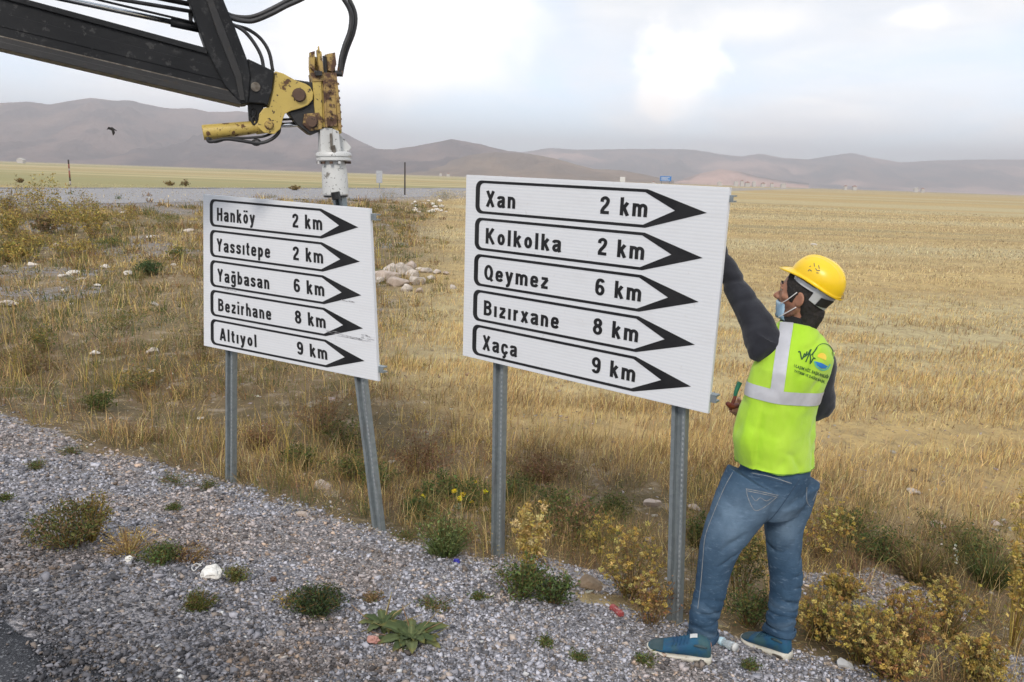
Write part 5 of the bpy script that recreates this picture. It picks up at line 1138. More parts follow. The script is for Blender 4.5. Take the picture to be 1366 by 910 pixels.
# ------------------------------------------------------------------ vegetation builders
class Veg:
    def __init__(s): s.V = []; s.T = []; s.Q = []; s.C = []; s.n = 0
    def blades(s, P, L, W, az, lean, curl, col, roll=None):
        """P (n,3) roots; ribbons of two segments ending in a point"""
        n = len(P); 
        if n == 0: return s
        L, W, az, lean, curl = [np.broadcast_to(np.asarray(v, float), (n,)) for v in (L, W, az, lean, curl)]
        H = np.stack([np.cos(az), np.sin(az), np.zeros(n)], 1); ra = rng.uniform(0, 6.283, n) if roll is None else roll; sd = np.stack([np.cos(ra), np.sin(ra), np.zeros(n)], 1)*(W/2)[:, None]
        def pt(f, l): return P+H*(np.sin(lean)*f*L)[:, None]*l+np.array([0, 0, 1.])*(np.cos(lean)*f*L)[:, None]
        m = pt(.55, 1.0); t = P+H*((np.sin(lean+curl))*.45*L+np.sin(lean)*.55*L)[:, None]+np.array([0, 0, 1.])*(np.cos(lean)*.55*L+np.cos(lean+curl)*.45*L)[:, None]
        V = np.stack([P-sd, P+sd, m+sd*.8, m-sd*.8, t], 1).reshape(-1, 3); i = s.n+5*np.arange(n)
        s.Q.append(np.stack([i, i+1, i+2, i+3], 1)); s.T.append(np.stack([i+3, i+2, i+4], 1)); s.V.append(V); s.C.append(np.repeat(np.broadcast_to(col, (n, 3)), 5, 0)); s.n += 5*n; return s
    def flecks(s, P, size, col, flat=0.0):
        """small leaf faces turned every way"""
        n = len(P)
        if n == 0: return s
        a = rng.normal(size=(n, 3)); a[:, 2] *= (1-flat); a /= np.linalg.norm(a, axis=1)[:, None]; b = np.cross(a, rng.normal(size=(n, 3))); b /= np.linalg.norm(b, axis=1)[:, None]
        sz = np.broadcast_to(np.asarray(size, float), (n,))[:, None]; V = np.stack([P-a*sz, P+b*sz*.42, P+a*sz, P-b*sz*.42], 1).reshape(-1, 3); i = s.n+4*np.arange(n)
        s.Q.append(np.stack([i, i+1, i+2, i+3], 1)); s.V.append(V); s.C.append(np.repeat(np.broadcast_to(col, (n, 3)), 4, 0)); s.n += 4*n; return s
    def stems(s, A, B_, W, col, bow=.0):
        """3-sided thin stems from A to B"""
        n = len(A)
        if n == 0: return s
        A, B_ = np.asarray(A, float), np.asarray(B_, float); d = B_-A; d /= np.linalg.norm(d, axis=1)[:, None]+1e-9; u = np.cross(d, np.array([.31, .2, .9])); u /= np.linalg.norm(u, axis=1)[:, None]+1e-9; v = np.cross(d, u)
        W = np.broadcast_to(np.asarray(W, float), (n,))[:, None]/2; M_ = (A+B_)/2+rng.normal(0, 1, (n, 3))*np.linalg.norm(B_-A, axis=1)[:, None]*bow
        rs = []
        for c0, k in ((A, 1.0), (M_, .85), (B_, .55)):
            for j in range(3): rs.append(c0+(u*math.cos(j*2.0944)+v*math.sin(j*2.0944))*W*k)
        V = np.stack(rs, 1).reshape(-1, 3); i = s.n+9*np.arange(n)
        for r in (0, 3):
            for j in range(3): s.Q.append(np.stack([i+r+j, i+r+(j+1) % 3, i+r+3+(j+1) % 3, i+r+3+j], 1))
        s.V.append(V); s.C.append(np.repeat(np.broadcast_to(col, (n, 3)), 9, 0)); s.n += 9*n; return s
    def obj(s, name, parent=None, k='stuff', loc=None):
        Fs = [np.concatenate(s.Q)] if s.Q else []
        if s.T: Fs.append(np.concatenate(s.T))
        o = mesh_obj(name, np.concatenate(s.V), Fs, M_leaf, parent, False, {'tint': np.clip(np.concatenate(s.C), .005, .9)}, loc=loc)
        if k: o['kind'] = k
        return o
def pal(cs, n, jit=.16, w_=None):
    cs = np.array(cs, float); i = rng.choice(len(cs), n, p=w_); return cs[i]*rng.lognormal(0, jit, (n, 1))*rng.lognormal(0, .05, (n, 3))
STRAW = [(.62, .46, .20), (.56, .40, .16), (.49, .34, .14), (.66, .52, .26), (.40, .27, .12)]
BROWN = [(.20, .13, .06), (.27, .18, .08), (.15, .10, .05), (.24, .15, .09)]
RUST = [(.24, .12, .06), (.20, .10, .065), (.28, .15, .08)]
OLIVE = [(.11, .12, .035), (.15, .155, .045), (.20, .18, .06), (.09, .10, .035)]
GREEN = [(.055, .085, .025), (.075, .115, .03), (.10, .145, .045), (.045, .065, .025)]
YEL = [(.42, .32, .075), (.50, .39, .11), (.33, .24, .06), (.36, .22, .07)]

# ------------------------------------------------------------------ the grass masses
def fields():
    # stubble and dry grass over the plain, thinning in number and growing in blade width with distance
    n = 940000; x, y = scatter_polar(n, 3.7, 110, .92, seed=21); s = S_(x, y); left = sstep(x+.10*y, .8, -1.8)
    cl = fbm(x*.9, y*2.0, 0, 61, 3); row = fbm(x*.06, y*.9, 0, 62, 3); bare = fbm(x*.5, y*1.2, 0, 63, 4)
    d = np.hypot(x, y); dens = sstep(s, 5.6, 7.0)*(1-.85*left)*np.clip(.25+1.6*(cl-.3)+.8*(row-.5), .05, 1)*(1-.85*sstep(bare, .60, .70))
    keep = rng.random(n) < dens; x, y, s, cl, row, d = [v[keep] for v in (x, y, s, cl, row, d)]; z = gz(x, y); P = np.stack([x, y, z-.01], 1); v = in_view(P); P, cl, row, d = P[v], cl[v], row[v], d[v]; n = len(P)
    big_ = fbm(P[:, 0]*.05, P[:, 1]*.22, 0, 64, 3); L = rng.uniform(.05, .17, n)*(.75+.9*(cl-.3))*np.where(rng.random(n) < .05, 1.7, 1)*(1+.25*(big_ > .5)); L = L*(1-.38*sstep(d, 5, 14)); W = np.maximum(.0026, d*.00056)*rng.uniform(.7, 1.4, n)
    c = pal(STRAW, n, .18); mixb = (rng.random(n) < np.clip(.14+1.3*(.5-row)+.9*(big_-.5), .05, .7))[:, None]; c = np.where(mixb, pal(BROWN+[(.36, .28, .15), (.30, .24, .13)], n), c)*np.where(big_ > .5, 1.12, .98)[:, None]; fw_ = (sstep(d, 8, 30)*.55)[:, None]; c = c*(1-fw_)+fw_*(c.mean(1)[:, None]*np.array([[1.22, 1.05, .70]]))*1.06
    g_ = Veg(); g_.blades(P, L, W, rng.normal(.3, 1.3, n), np.abs(rng.normal(.30, .32, n)), rng.normal(.45, .5, n), c); g_.obj('dry_grass'); print('field', n)
def weeds_mass():
    # ditch and left slope: low mixed weeds, in clumps of flecks and blades
    nc = 17500; x, y = scatter_polar(nc, 3.6, 60, .80, seed=31); s = S_(x, y); left = sstep(x+.10*y, .8, -1.8)
    q = Q_(x, y); g0 = gravel_mask(x, y); dens = np.clip(sstep(s, 3.45, 3.8)*sstep(s, 7.4, 5.8)+.85*left*sstep(s, 3.45, 3.8), 0, 1)*(1-.92*(g0 > .45)); dens *= 1-.75*sstep(fbm(x*.8, y*.8, 0, 71, 3), .56, .64); dens *= 1-.97*(q < -32)*(y > 15)
    keep = rng.random(nc) < dens; x, y, s = x[keep], y[keep], s[keep]; P = np.stack([x, y, gz(x, y)], 1); v = in_view(P, 60); P, s = P[v], s[v]; nc = len(P); d = np.hypot(P[:, 0], P[:, 1])
    sort = fbm(P[:, 0]*.55, P[:, 1]*.55, 0, 72, 3); near = sstep(s, 6.2, 4.4)
    W = Veg(); B_ = Veg()
    for k in range(nc):
        p, dk = P[k], d[k]; u = rng.random()*.5+(sort[k]-.25)+(.07 if p[0]+.1*p[1] < -1 else 0); R = rng.uniform(.05, .16)*(1+.04*dk); h = rng.uniform(.04, .15)*(1+.03*dk); fl = .0052*max(1, dk/5.5); nf = int(rng.uniform(16, 34)*(1.7 if dk < 6 else 1))
        cs = GREEN+OLIVE[:2] if u > .76 else OLIVE+[BROWN[1]] if u > .54 else (OLIVE[1:3]+BROWN[:2]+YEL[2:3]) if u > .38 else RUST+BROWN if u > .27 else STRAW[:3]+YEL[:2]
        a, rr = rng.uniform(0, 6.283, nf), R*np.sqrt(rng.random(nf)); hz = h*rng.random(nf)*(1-(rr/R)**2*.7)
        Pf = p+np.stack([rr*np.cos(a), rr*np.sin(a), hz], 1); W.flecks(Pf, fl*rng.uniform(.6, 1.6, nf), pal(cs, nf, .2))
        nb = int(rng.uniform(7, 15)*(1.7 if dk < 7 else 1)); a, rr = rng.uniform(0, 6.283, nb), R*.8*np.sqrt(rng.random(nb))
        B_.blades(p+np.stack([rr*np.cos(a), rr*np.sin(a), 0*rr-.01], 1), rng.uniform(.5, 1.5, nb)*h*1.35, max(.0022, dk*.0006), a, np.abs(rng.normal(.35, .3, nb)), rng.normal(.4, .4, nb), pal(cs if rng.random() < .5 else STRAW+BROWN, nb, .2))
    W.obj('ground_weeds'); B_.obj('weed_grass'); print('weeds', nc)
    # tall thin dry stalks standing over the slope and ditch
    n = 15000; x, y = scatter_polar(n, 3.9, 34, .8, seed=41); s = S_(x, y); left = sstep(x+.10*y, .8, -1.8); c2 = fbm(x*.7, y*.7, 0, 81, 3); keep = (rng.random(n) < (sstep(s, 3.8, 4.3)*sstep(s, 9, 6)+.8*left*sstep(s, 3.9, 4.3))*sstep(c2, .42, .6))*(gravel_mask(x, y) < .4)*~((Q_(x, y) < -32)*(y > 15))
    x, y = x[keep], y[keep]; P = np.stack([x, y, gz(x, y)], 1); n = len(P); d = np.hypot(x, y); Veg_ = Veg(); Veg_.blades(P, rng.uniform(.12, .34, n)*(1+.8*(x+.1*y < -1)), np.maximum(.0024, d*.0006), rng.uniform(0, 6.28, n), np.abs(rng.normal(.15, .2, n)), rng.normal(.2, .3, n), pal(STRAW[:3]+YEL[:3]+BROWN[:2], n, .2)); Veg_.obj('dry_stalks')
fields(); weeds_mass()
def litter_mass():
    # dead straw bits and small clods lying flat over ditch and slope
    n = 60000; x, y = scatter_polar(n, 3.4, 16, .8, seed=91); s = S_(x, y); keep = (s > 3.35)*(rng.random(n) < .9); x, y = x[keep], y[keep]; n = len(x); P = np.stack([x, y, gz(x, y)+.004], 1); v = in_view(P); P = P[v]; n = len(P)
    a = rng.uniform(0, 6.283, n); d = np.stack([np.cos(a), np.sin(a), rng.normal(0, .12, n)], 1); g_ = Veg(); L = rng.uniform(.015, .07, n)[:, None]; k = np.hypot(P[:, 0], P[:, 1]); sd = np.stack([-np.sin(a), np.cos(a), 0*a], 1)*np.maximum(.0012, k*.00028)[:, None]
    V = np.stack([P-sd, P+sd, P+d*L+sd*.5, P+d*L-sd*.5], 1).reshape(-1, 3); i = 4*np.arange(n); g_.Q.append(np.stack([i, i+1, i+2, i+3], 1)); g_.V.append(V); g_.C.append(np.repeat(pal(STRAW+BROWN[:2]+RUST[:1], n, .2)*.9, 4, 0)); g_.obj('straw_litter')
    n = 9000; x, y = scatter_polar(n, 3.5, 13, .8, seed=92); s = S_(x, y); keep = s > 3.4; x, y = x[keep], y[keep]; P = np.stack([x, y, gz(x, y)], 1); n = len(P); V, Fc, C_ = jitter_cubes(P, rng.lognormal(math.log(.009), .45, n), (.4, .8), 93, pal([(.26, .20, .14), (.36, .32, .28), (.20, .15, .10)], n, .2)); kind(mesh_obj('clods', V, Fc, M_stone, None, False, {'tint': C_}), 'stuff')
litter_mass()

# ------------------------------------------------------------------ plants one can point at
def clump(name, px, py, wpx, hpx, label, cols, cat='weed', group=None, nst=26, leaf=.012, nleaf=700, head=0, hcols=None, heads=0, stemcol=None, lean=.45, blades_=0, bl=.16, bw=.006, shape=1.0, base=None, up=.0):
    """bushy herb: branching stems, leaf flecks along them, round seed heads at the tips"""
    p = onground(px, py) if base is None else base; k = pxm(p); R, H = wpx*k/2, hpx*k*1.08; t = root(name, p, label, cat, group)
    a = rng.uniform(0, 6.283, nst); rr = R*rng.random(nst)**.6; tips = p+np.stack([rr*np.cos(a), rr*np.sin(a), H*(1-.45*(rr/R)**2)*rng.uniform(.6, 1.0, nst)*shape], 1)
    bs = p+np.stack([rr*np.cos(a)*.22, rr*np.sin(a)*.22, np.zeros(nst)], 1); g_ = Veg(); sc_ = stemcol or BROWN+[YEL[2]]
    mid = bs+(tips-bs)*.5+np.array([0, 0, 1.])*H*.06; g_.stems(bs, mid, .0042 if stemcol is None else .006, pal(sc_, nst), .03); g_.stems(mid, tips, .0028 if stemcol is None else .0042, pal(sc_, nst), .05)
    nb = nst*3; i = rng.integers(0, nst, nb); f = rng.uniform(.35, .95, nb)[:, None]; q0 = bs[i]+(tips[i]-bs[i])*f; q1 = q0+np.stack([rng.normal(0, R*.20, nb), rng.normal(0, R*.20, nb), np.abs(rng.normal(H*.13, H*.06, nb))], 1); q1[:, 2] = np.minimum(q1[:, 2], p[2]+H); q1[:, 2] = np.maximum(q1[:, 2], p[2]+.01); g_.stems(q0, q1, .0018, pal(sc_, nb), .04)
    g_.obj('stems', t)
    T = np.concatenate([tips, q1]); A_ = np.concatenate([bs, q0])
    if nleaf:
        g_ = Veg(); i = rng.integers(0, len(T), nleaf); f = rng.random(nleaf)[:, None]**.8; g_.flecks(A_[i]+(T[i]-A_[i])*f+rng.normal(0, .009+R*.05, (nleaf, 3))*np.array([1, 1, .6]), leaf*rng.uniform(.5, 1.5, nleaf), pal(cols, nleaf, .22))
        g_.obj('foliage', t)
    if blades_:
        g_ = Veg(); aa = rng.uniform(0, 6.283, blades_); r2 = R*.35*rng.random(blades_); g_.blades(p+np.stack([r2*np.cos(aa), r2*np.sin(aa), 0*r2], 1), bl*rng.uniform(.5, 1.2, blades_), bw*rng.uniform(.7, 1.3, blades_), aa, rng.uniform(.1, lean*2, blades_), rng.uniform(.1, .9, blades_), pal(cols, blades_, .2)); g_.obj('leaves', t)
    if heads:
        i = rng.choice(len(T), min(heads, len(T)), replace=False); g_ = Veg()
        for j in i:
            nf = 34; v = rng.normal(size=(nf, 3)); v /= np.linalg.norm(v, axis=1)[:, None]; v[:, 2] *= .8; hs = head*rng.uniform(.6, 1.2); g_.flecks(T[j]+v*hs*rng.uniform(.35, 1, (nf, 1)), hs*.42, pal(hcols or YEL, 1, .15)*rng.lognormal(0, .18, (nf, 1)))
        g_.obj('seed_heads', t)
    return t
SG = 'scraggly weeds growing out of the gravel'
clump('weed', 92, 728, 112, 66, 'dark olive bushy weed on open gravel left of the face mask', OLIVE[:2]+GREEN[3:]+BROWN[:1], group=SG, nst=60, nleaf=2400, leaf=.008)
clump('weed', 120, 722, 60, 80, 'upright weed with yellowing straw stems behind the dark olive one', OLIVE+YEL[:1]+BROWN[:2], group=SG, nst=30, nleaf=900, leaf=.008, stemcol=YEL)
clump('weed', 170, 738, 90, 34, 'straw coloured sprawling dead weed beside the dark olive bush', YEL[:2]+RUST[2:]+STRAW[:2], group=SG, nst=50, nleaf=300, leaf=.006, stemcol=[(.40, .27, .11), (.46, .34, .15)])
clump('weed', 212, 752, 62, 26, 'low moss green weed left of the white face mask', GREEN[:3]+OLIVE[:1], group=SG, nst=40, nleaf=1100, leaf=.007); clump('weed', 250, 750, 70, 24, 'brown dry weed strip touching the white face mask', BROWN+RUST[:2]+STRAW[2:3], group=SG, nst=40, nleaf=420, leaf=.006)
clump('weed', 315, 776, 44, 20, 'low green weed just right of the white face mask', OLIVE[:3]+GREEN[:1], group=SG, nst=26, nleaf=700, leaf=.006); clump('weed', 266, 812, 46, 24, 'mossy round green tuft below the white face mask', [(.075, .095, .02), (.10, .115, .025), (.05, .07, .018)], group=SG, nst=60, nleaf=1800, leaf=.004)
clump('weed', 425, 816, 78, 36, 'dense dark green bush on the gravel, centre left foreground', GREEN[:1]+GREEN[3:]+[(.035, .055, .03)], group=SG, nst=80, nleaf=3400, leaf=.0065); clump('weed', 385, 806, 44, 16, 'pale yellowish stems at the left of the dense dark bush', OLIVE[2:3]+YEL[2:3], group=SG, nst=16, nleaf=220, leaf=.006)
clump('weed', 592, 740, 96, 62, 'leafy bright green plant beside the bottle cap, between the two signs', [(.15, .20, .065), (.11, .155, .05), (.19, .22, .085), (.08, .11, .04)], group=SG, nst=40, nleaf=700, leaf=.009, blades_=260, bl=.15, bw=.010, lean=.42, stemcol=OLIVE)
clump('weed', 695, 795, 84, 50, 'low broad leafed bush at the foot of the golden dry stalk', GREEN[:3]+OLIVE[:1], group=SG, nst=50, nleaf=1500, leaf=.010); clump('weed', 738, 806, 66, 44, 'dark green weed bush just left of the white litter', GREEN+[(.035, .05, .025)], group=SG, nst=50, nleaf=1500, leaf=.009)
clump('dry_plant', 706, 770, 52, 118, 'golden dry stalk with fluffy curled heads right of the near left post', YEL+STRAW[:1], cat='dry plant', nst=14, nleaf=750, leaf=.011, head=.024, heads=34, hcols=[(.50, .39, .15), (.44, .33, .11), (.56, .47, .22)], stemcol=YEL, shape=1.1)
YG = 'dry weeds with yellow button heads'
YB_ = dict(group=YG, head=.0150, hcols=[(.47, .36, .09), (.40, .29, .07), (.52, .42, .15), (.34, .21, .07)], cat='dry plant')
clump('dry_plant', 842, 795, 100, 92, 'yellow headed weed clump left of the post beside the man', OLIVE[:3]+YEL[2:]+BROWN[:1], nst=56, nleaf=850, leaf=.008, heads=115, blades_=80, bl=.18, bw=.0035, lean=.3, **YB_)
clump('dry_plant', 868, 832, 78, 70, 'rusty weed clump at the foot of the post beside the shoe', RUST+YEL[2:]+BROWN, nst=38, nleaf=700, leaf=.008, heads=40, **YB_); clump('dry_plant', 800, 740, 64, 50, 'small yellow headed weed above the red can', OLIVE+YEL[:1], nst=24, nleaf=500, leaf=.008, heads=40, **YB_)
clump('dry_plant', 1098, 745, 96, 92, 'yellow brown headed weed clump right behind the man\'s thigh', RUST[:1]+YEL+OLIVE[:2], nst=36, nleaf=800, leaf=.009, heads=95, **YB_); clump('dry_plant', 985, 790, 74, 110, 'olive weeds seen between the two legs of the man', OLIVE+YEL[:1]+GREEN[:2], nst=34, nleaf=1500, leaf=.009, heads=30, **YB_)
clump('weed', 1000, 835, 84, 56, 'dark green low weed between the man\'s shoes', GREEN+OLIVE[:1], nst=50, nleaf=1600, leaf=.008)
for k, (a, b, w_, h, lb) in enumerate(((1090, 850, 84, 66, 'brown and yellow weed clump just right of the rear shoe'), (1150, 880, 100, 84, 'yellow headed weed behind the pale grey stone'), (1205, 868, 104, 92, 'widest yellow headed weed clump of the right foreground'), (1262, 850, 100, 84, 'yellow headed weed between the widest clump and the tall stalk'), (1300, 905, 86, 60, 'low yellow headed weed at the bottom right corner'), (1185, 905, 90, 56, 'rusty low weed at the bottom edge below the widest clump'), (1120, 800, 66, 36, 'flat straw weed on the gravel heap'))):
    clump('dry_plant', a, b, w_, h, lb, (OLIVE[:3]+YEL[2:]+BROWN[:1], OLIVE+YEL, RUST+YEL[2:]+OLIVE[:1])[k % 3], nst=70, nleaf=850, leaf=.0085, heads=120, blades_=110, bl=.20, bw=.0035, lean=.3, **YB_)
clump('dry_plant', 1352, 862, 60, 228, 'tall golden stalk plant at the right picture edge', YEL+OLIVE[2:3], cat='dry plant', nst=18, nleaf=900, leaf=.012, head=.020, heads=66, hcols=[(.50, .38, .10), (.44, .32, .08), (.56, .46, .18)], stemcol=YEL, shape=1.1)
clump('weed', 1320, 780, 90, 80, 'dark green grassy tuft left of the tall golden stalk', GREEN+OLIVE, nst=30, nleaf=600, leaf=.009, blades_=420, bl=.24, bw=.006); clump('weed', 1225, 775, 90, 74, 'brown and green grass tuft beyond the gravel heap', OLIVE+BROWN+STRAW[:1], nst=30, nleaf=300, leaf=.008, blades_=420, bl=.26, bw=.005)
clump('flowering_weed', 1262, 765, 34, 46, 'thin weed with tiny white flowers at right', OLIVE, cat='flowering plant', nst=10, nleaf=80, leaf=.008, head=.010, heads=10, hcols=[(.72, .68, .60)])
clump('flowering_weed', 632, 678, 60, 44, 'green weed with yellow flowers left of the big sign\'s left post', GREEN[:2]+OLIVE[:1], cat='flowering plant', nst=26, nleaf=900, leaf=.011, head=.020, heads=9, hcols=[(.75, .58, .02), (.80, .62, .03)]); clump('flowering_weed', 568, 672, 44, 30, 'low green weed with one yellow flower right of the leaning post', GREEN+OLIVE[:1], cat='flowering plant', nst=20, nleaf=700, leaf=.011, head=.016, heads=2, hcols=[(.75, .58, .03)])
clump('weed', 600, 668, 70, 40, 'green leafy weed mass between the leaning post and the big sign', GREEN+OLIVE[:2], nst=40, nleaf=1100, leaf=.012); clump('weed', 465, 640, 76, 44, 'olive weed beside the rounded beige stone', OLIVE+GREEN[:2], nst=40, nleaf=900, leaf=.012)
clump('weed', 455, 600, 80, 50, 'dark green weed right of the left sign, above the beige stone', GREEN[:2]+OLIVE+BROWN[:1], nst=40, nleaf=900, leaf=.013); clump('weed', 560, 634, 120, 56, 'brownish red dry bush behind the leaning post', RUST+BROWN[1:2], nst=60, nleaf=1400, leaf=.011); clump('weed', 770, 720, 110, 60, 'mixed brown and green bush behind the golden dry stalk', GREEN[:2]+BROWN+OLIVE[:1], nst=50, nleaf=1500, leaf=.012)
clump('weed', 780, 694, 56, 26, 'purplish dry weed in the ditch between the sign posts', [(.13, .06, .07), (.17, .09, .08)], nst=30, nleaf=500, leaf=.010)
clump('shrub', 199, 368, 40, 22, 'dark green round shrub on the stony slope beside the white wedge rock', [(.05, .085, .03), (.07, .11, .04)], cat='shrub', nst=60, nleaf=1600, leaf=.022); clump('shrub', 135, 548, 50, 28, 'dull green low shrub at the gravel edge, left side', OLIVE[:2]+GREEN[:2], cat='shrub', nst=40, nleaf=900, leaf=.014)
TW = 'tall yellowish weeds on the bank beside the side road'
for a, b, w_, h, lb in ((60, 300, 74, 66, 'tallest yellowish weed clump, in front of the red and white pole'), (14, 318, 60, 48, 'yellowish weed clump at the left picture edge'), (92, 312, 60, 50, 'yellow weed clump just right of the tallest'), (125, 318, 52, 52, 'straw weed clump ending the row at its right'), (18, 350, 50, 26, 'orange brown low clump under the left edge weeds'), (60, 312, 40, 26, 'dark brown hollow clump beneath the tallest weeds')):
    clump('tall_weed', a, b, w_, h, lb, (YEL+OLIVE[1:3]) if 'dark' not in lb else BROWN+GREEN[:1], cat='tall weed', group=TW, nst=44, nleaf=1500, leaf=.034, head=.05, heads=26, hcols=[(.40, .31, .10), (.34, .27, .09)])
for k, (a, b, w_, h) in enumerate(((247, 249, 14, 9), (226, 248, 20, 7), (27, 244, 12, 6), (395, 254, 20, 6))):
    clump('roadside_bush', a, b, w_, h, ('small dark bush farthest right of the two beside the side road verge', 'wide low bush just left of the small dark one on the far verge', 'small bush on the far verge near the left picture edge', 'low dry bush on the far verge just left of the driving head')[k], (YEL[2:]+OLIVE[2:]+BROWN, OLIVE+BROWN)[k == 0], cat='bush', group='small bushes along the far verge of the side road', nst=20, nleaf=420, leaf=.09)
for k, (a, b, w_, h, lb) in enumerate(((520, 268, 50, 18, 'olive weed patch right of the left sign top corner'), (590, 268, 40, 15, 'olive weed patch at the left edge of the big sign'), (540, 292, 56, 16, 'brown weed patch on the bank between the signs'), (498, 292, 30, 26, 'tall yellow weed behind the right edge of the left sign'), (225, 300, 50, 16, 'green weed patch on the bank near the left sign top'), (150, 330, 46, 15, 'green weed patch above the white slab'), (240, 345, 30, 18, 'green weed patch against the left sign edge'), (160, 440, 80, 40, 'yellow green grassy clump in the middle of the left slope'), (40, 500, 70, 50, 'golden brown clump at the left edge above the gravel'), (190, 520, 70, 36, 'yellow tinged clump above the gravel edge'), (60, 470, 40, 44, 'dark green hollow clump in the left slope'), (270, 480, 50, 60, 'brown weed clump left of the left sign post'))):
    clump('weed', a, b, w_, h, lb, (OLIVE+YEL[2:], OLIVE+GREEN[:1], BROWN+OLIVE)[k % 3] if 'green' not in lb else OLIVE[:2]+GREEN[1:3]+YEL[2:3], cat='weed', nst=36, nleaf=900, leaf=.022 if b < 400 else .013)
for a, b, w_, lb in ((96, 606, 44, 'flat dark weed patch on the gravel, uppermost left'), (46, 625, 36, 'flat dark weed patch at the left gravel edge'), (232, 645, 60, 'flat weed patch on the gravel left of the left post'), (275, 652, 44, 'flat weed patch just under the left sign post'), (8, 668, 24, 'flat weed patch at the left picture edge'), (232, 680, 24, 'tiny green weed on open gravel under the left post'), (498, 800, 34, 'dead brown leafy patch left of the broad leafed plant'), (575, 812, 70, 'low olive weed carpet above the broad leafed plant'), (770, 880, 26, 'small round green tuft in the bottom foreground'), (640, 800, 30, 'small green sprouts in gravel, foreground'), (728, 861, 26, 'thin green sprouts near the bottom centre'), (860, 885, 36, 'mossy patch in front of the shoe'), (1000, 892, 30, 'small greenish patch below the rear shoe'), (200, 588, 60, 'brown green weed at the gravel rim left of the left post'), (540, 718, 50, 'thin weed band between leaning post and leafy plant')):
    clump('weed', a, b, w_, 9 if b > 600 else 14, lb, OLIVE[:2]+GREEN if 'brown' not in lb else BROWN+OLIVE[:1], group='small flat weeds on the gravel', nst=24, nleaf=420, leaf=.006)
for k, (a, b, w_, h, lb) in enumerate(((500, 650, 70, 34, 'dark green ditch weed just right of the leaning post top part'), (690, 668, 80, 40, 'dark green weed right of the near left post, behind the golden stalk'), (735, 690, 70, 44, 'green bush behind and right of the golden stalk'), (815, 690, 80, 34, 'olive weed left of the post beside the man'), (400, 625, 60, 36, 'olive green weed beneath the left sign panel'), (345, 600, 60, 34, 'brownish weed right of the left post'), (720, 640, 100, 40, 'reddish brown dry bush beneath the large sign'), (430, 575, 80, 50, 'brown red dry bush under the middle of the left sign'), (1180, 745, 110, 44, 'dark green grassy patch beyond the gravel heap'), (1290, 742, 110, 44, 'dark olive grassy patch in the ditch at right'), (1130, 712, 80, 36, 'olive weed right of the knee of the man'), (930, 730, 50, 50, 'olive dry weed left of the knee of the man'), (560, 690, 50, 26, 'sparse green weed on the soil beside the leafy plant'))):
    clump('weed', a, b, w_, h, lb, GREEN+OLIVE[:1] if 'green' in lb and 'olive' not in lb else OLIVE+GREEN[:2] if 'olive' in lb else RUST+BROWN, nst=44, nleaf=1300, leaf=.010, blades_=120, bl=.16, bw=.005)
for k, (a, b, w_, h, lb) in enumerate(((36, 292, 60, 50, 'yellow straw weed left of the tallest bank clump'), (170, 305, 60, 36, 'yellow straw weed near the white rock by the side road'), (115, 295, 44, 44, 'straw weed with open top behind the right end of the row'), (40, 335, 70, 26, 'low straw clump below the bank weeds'), (100, 340, 70, 20, 'low olive clump below the bank weeds'), (10, 290, 40, 40, 'straw weed cut by the left picture edge'))):
    clump('tall_weed', a, b, w_, h, lb, YEL+OLIVE[1:3]+BROWN[:1], cat='tall weed', group=TW, nst=50, nleaf=1500, leaf=.026, head=.04, heads=20, hcols=[(.40, .31, .10), (.34, .27, .09)])
# broad leafed rosette: every leaf its own part
def rosette(px, py, label, nl, L0):
    p = onground(px, py); t = root('rosette_plant', p, label, 'broad leafed plant'); k = 0
    for k in range(nl):
        a = k*2.399+random.uniform(-.25, .25); L = L0*random.uniform(.6, 1.1)*(1 if k < nl*.7 else .6); up = .12+.75*(k/nl)+random.uniform(-.08, .08); d = np.array([math.cos(a), math.sin(a), 0]); sd = np.array([-math.sin(a), math.cos(a), 0]); V = []; C_ = []
        base_c = np.array(random.choice([(.075, .10, .04), (.095, .12, .05), (.06, .085, .035), (.12, .14, .06)]))
        for i in range(9):
            f = i/8; w_ = L*.115*(math.sin(math.pi*min(f*.93+.05, 1))**.8)*(1+.35*f)+.003*(1-f); c0 = p+d*L*(f*math.cos(up)-.10*f*f)+np.array([0, 0, 1])*(L*(f*math.sin(up)-.55*f*f*math.sin(up)-.06*f*f)+.012); wv = .004*math.sin(f*17+k)
            for j, s_ in enumerate((-1, -.45, 0, .45, 1)): V.append(c0+sd*s_*w_+np.array([0, 0, 1])*(abs(s_)*w_*.42+wv*s_)); C_.append(base_c*(1.55 if j == 2 else 1.0)*(1+.1*s_)+(np.array([.06, .03, 0]) if f > .85 else 0))
        V = np.array(V); V[:, 2] = np.maximum(V[:, 2], gz(V[:, 0], V[:, 1], True)+.006); mesh_obj('leaf', V, [(i*5+j, (i+1)*5+j, (i+1)*5+j+1, i*5+j+1) for i in range(8) for j in range(4)], M_leaf, t, True, {'tint': np.array(C_)})
    g_ = Veg(); n = 9; a = rng.uniform(0, 6.28, n); g_.stems(np.tile(p, (n, 1)), p+np.stack([np.cos(a)*.16, np.sin(a)*.16, rng.uniform(.01, .08, n)], 1), .006, pal([(.35, .28, .12), (.30, .18, .10)], n), .05); g_.obj('dry_stalks', t)
rosette(548, 856, 'broad leafed green rosette plant with long leaves, bottom foreground', 26, .185); rosette(512, 838, 'smaller broad leafed plant beside the pink wrapper', 16, .14)

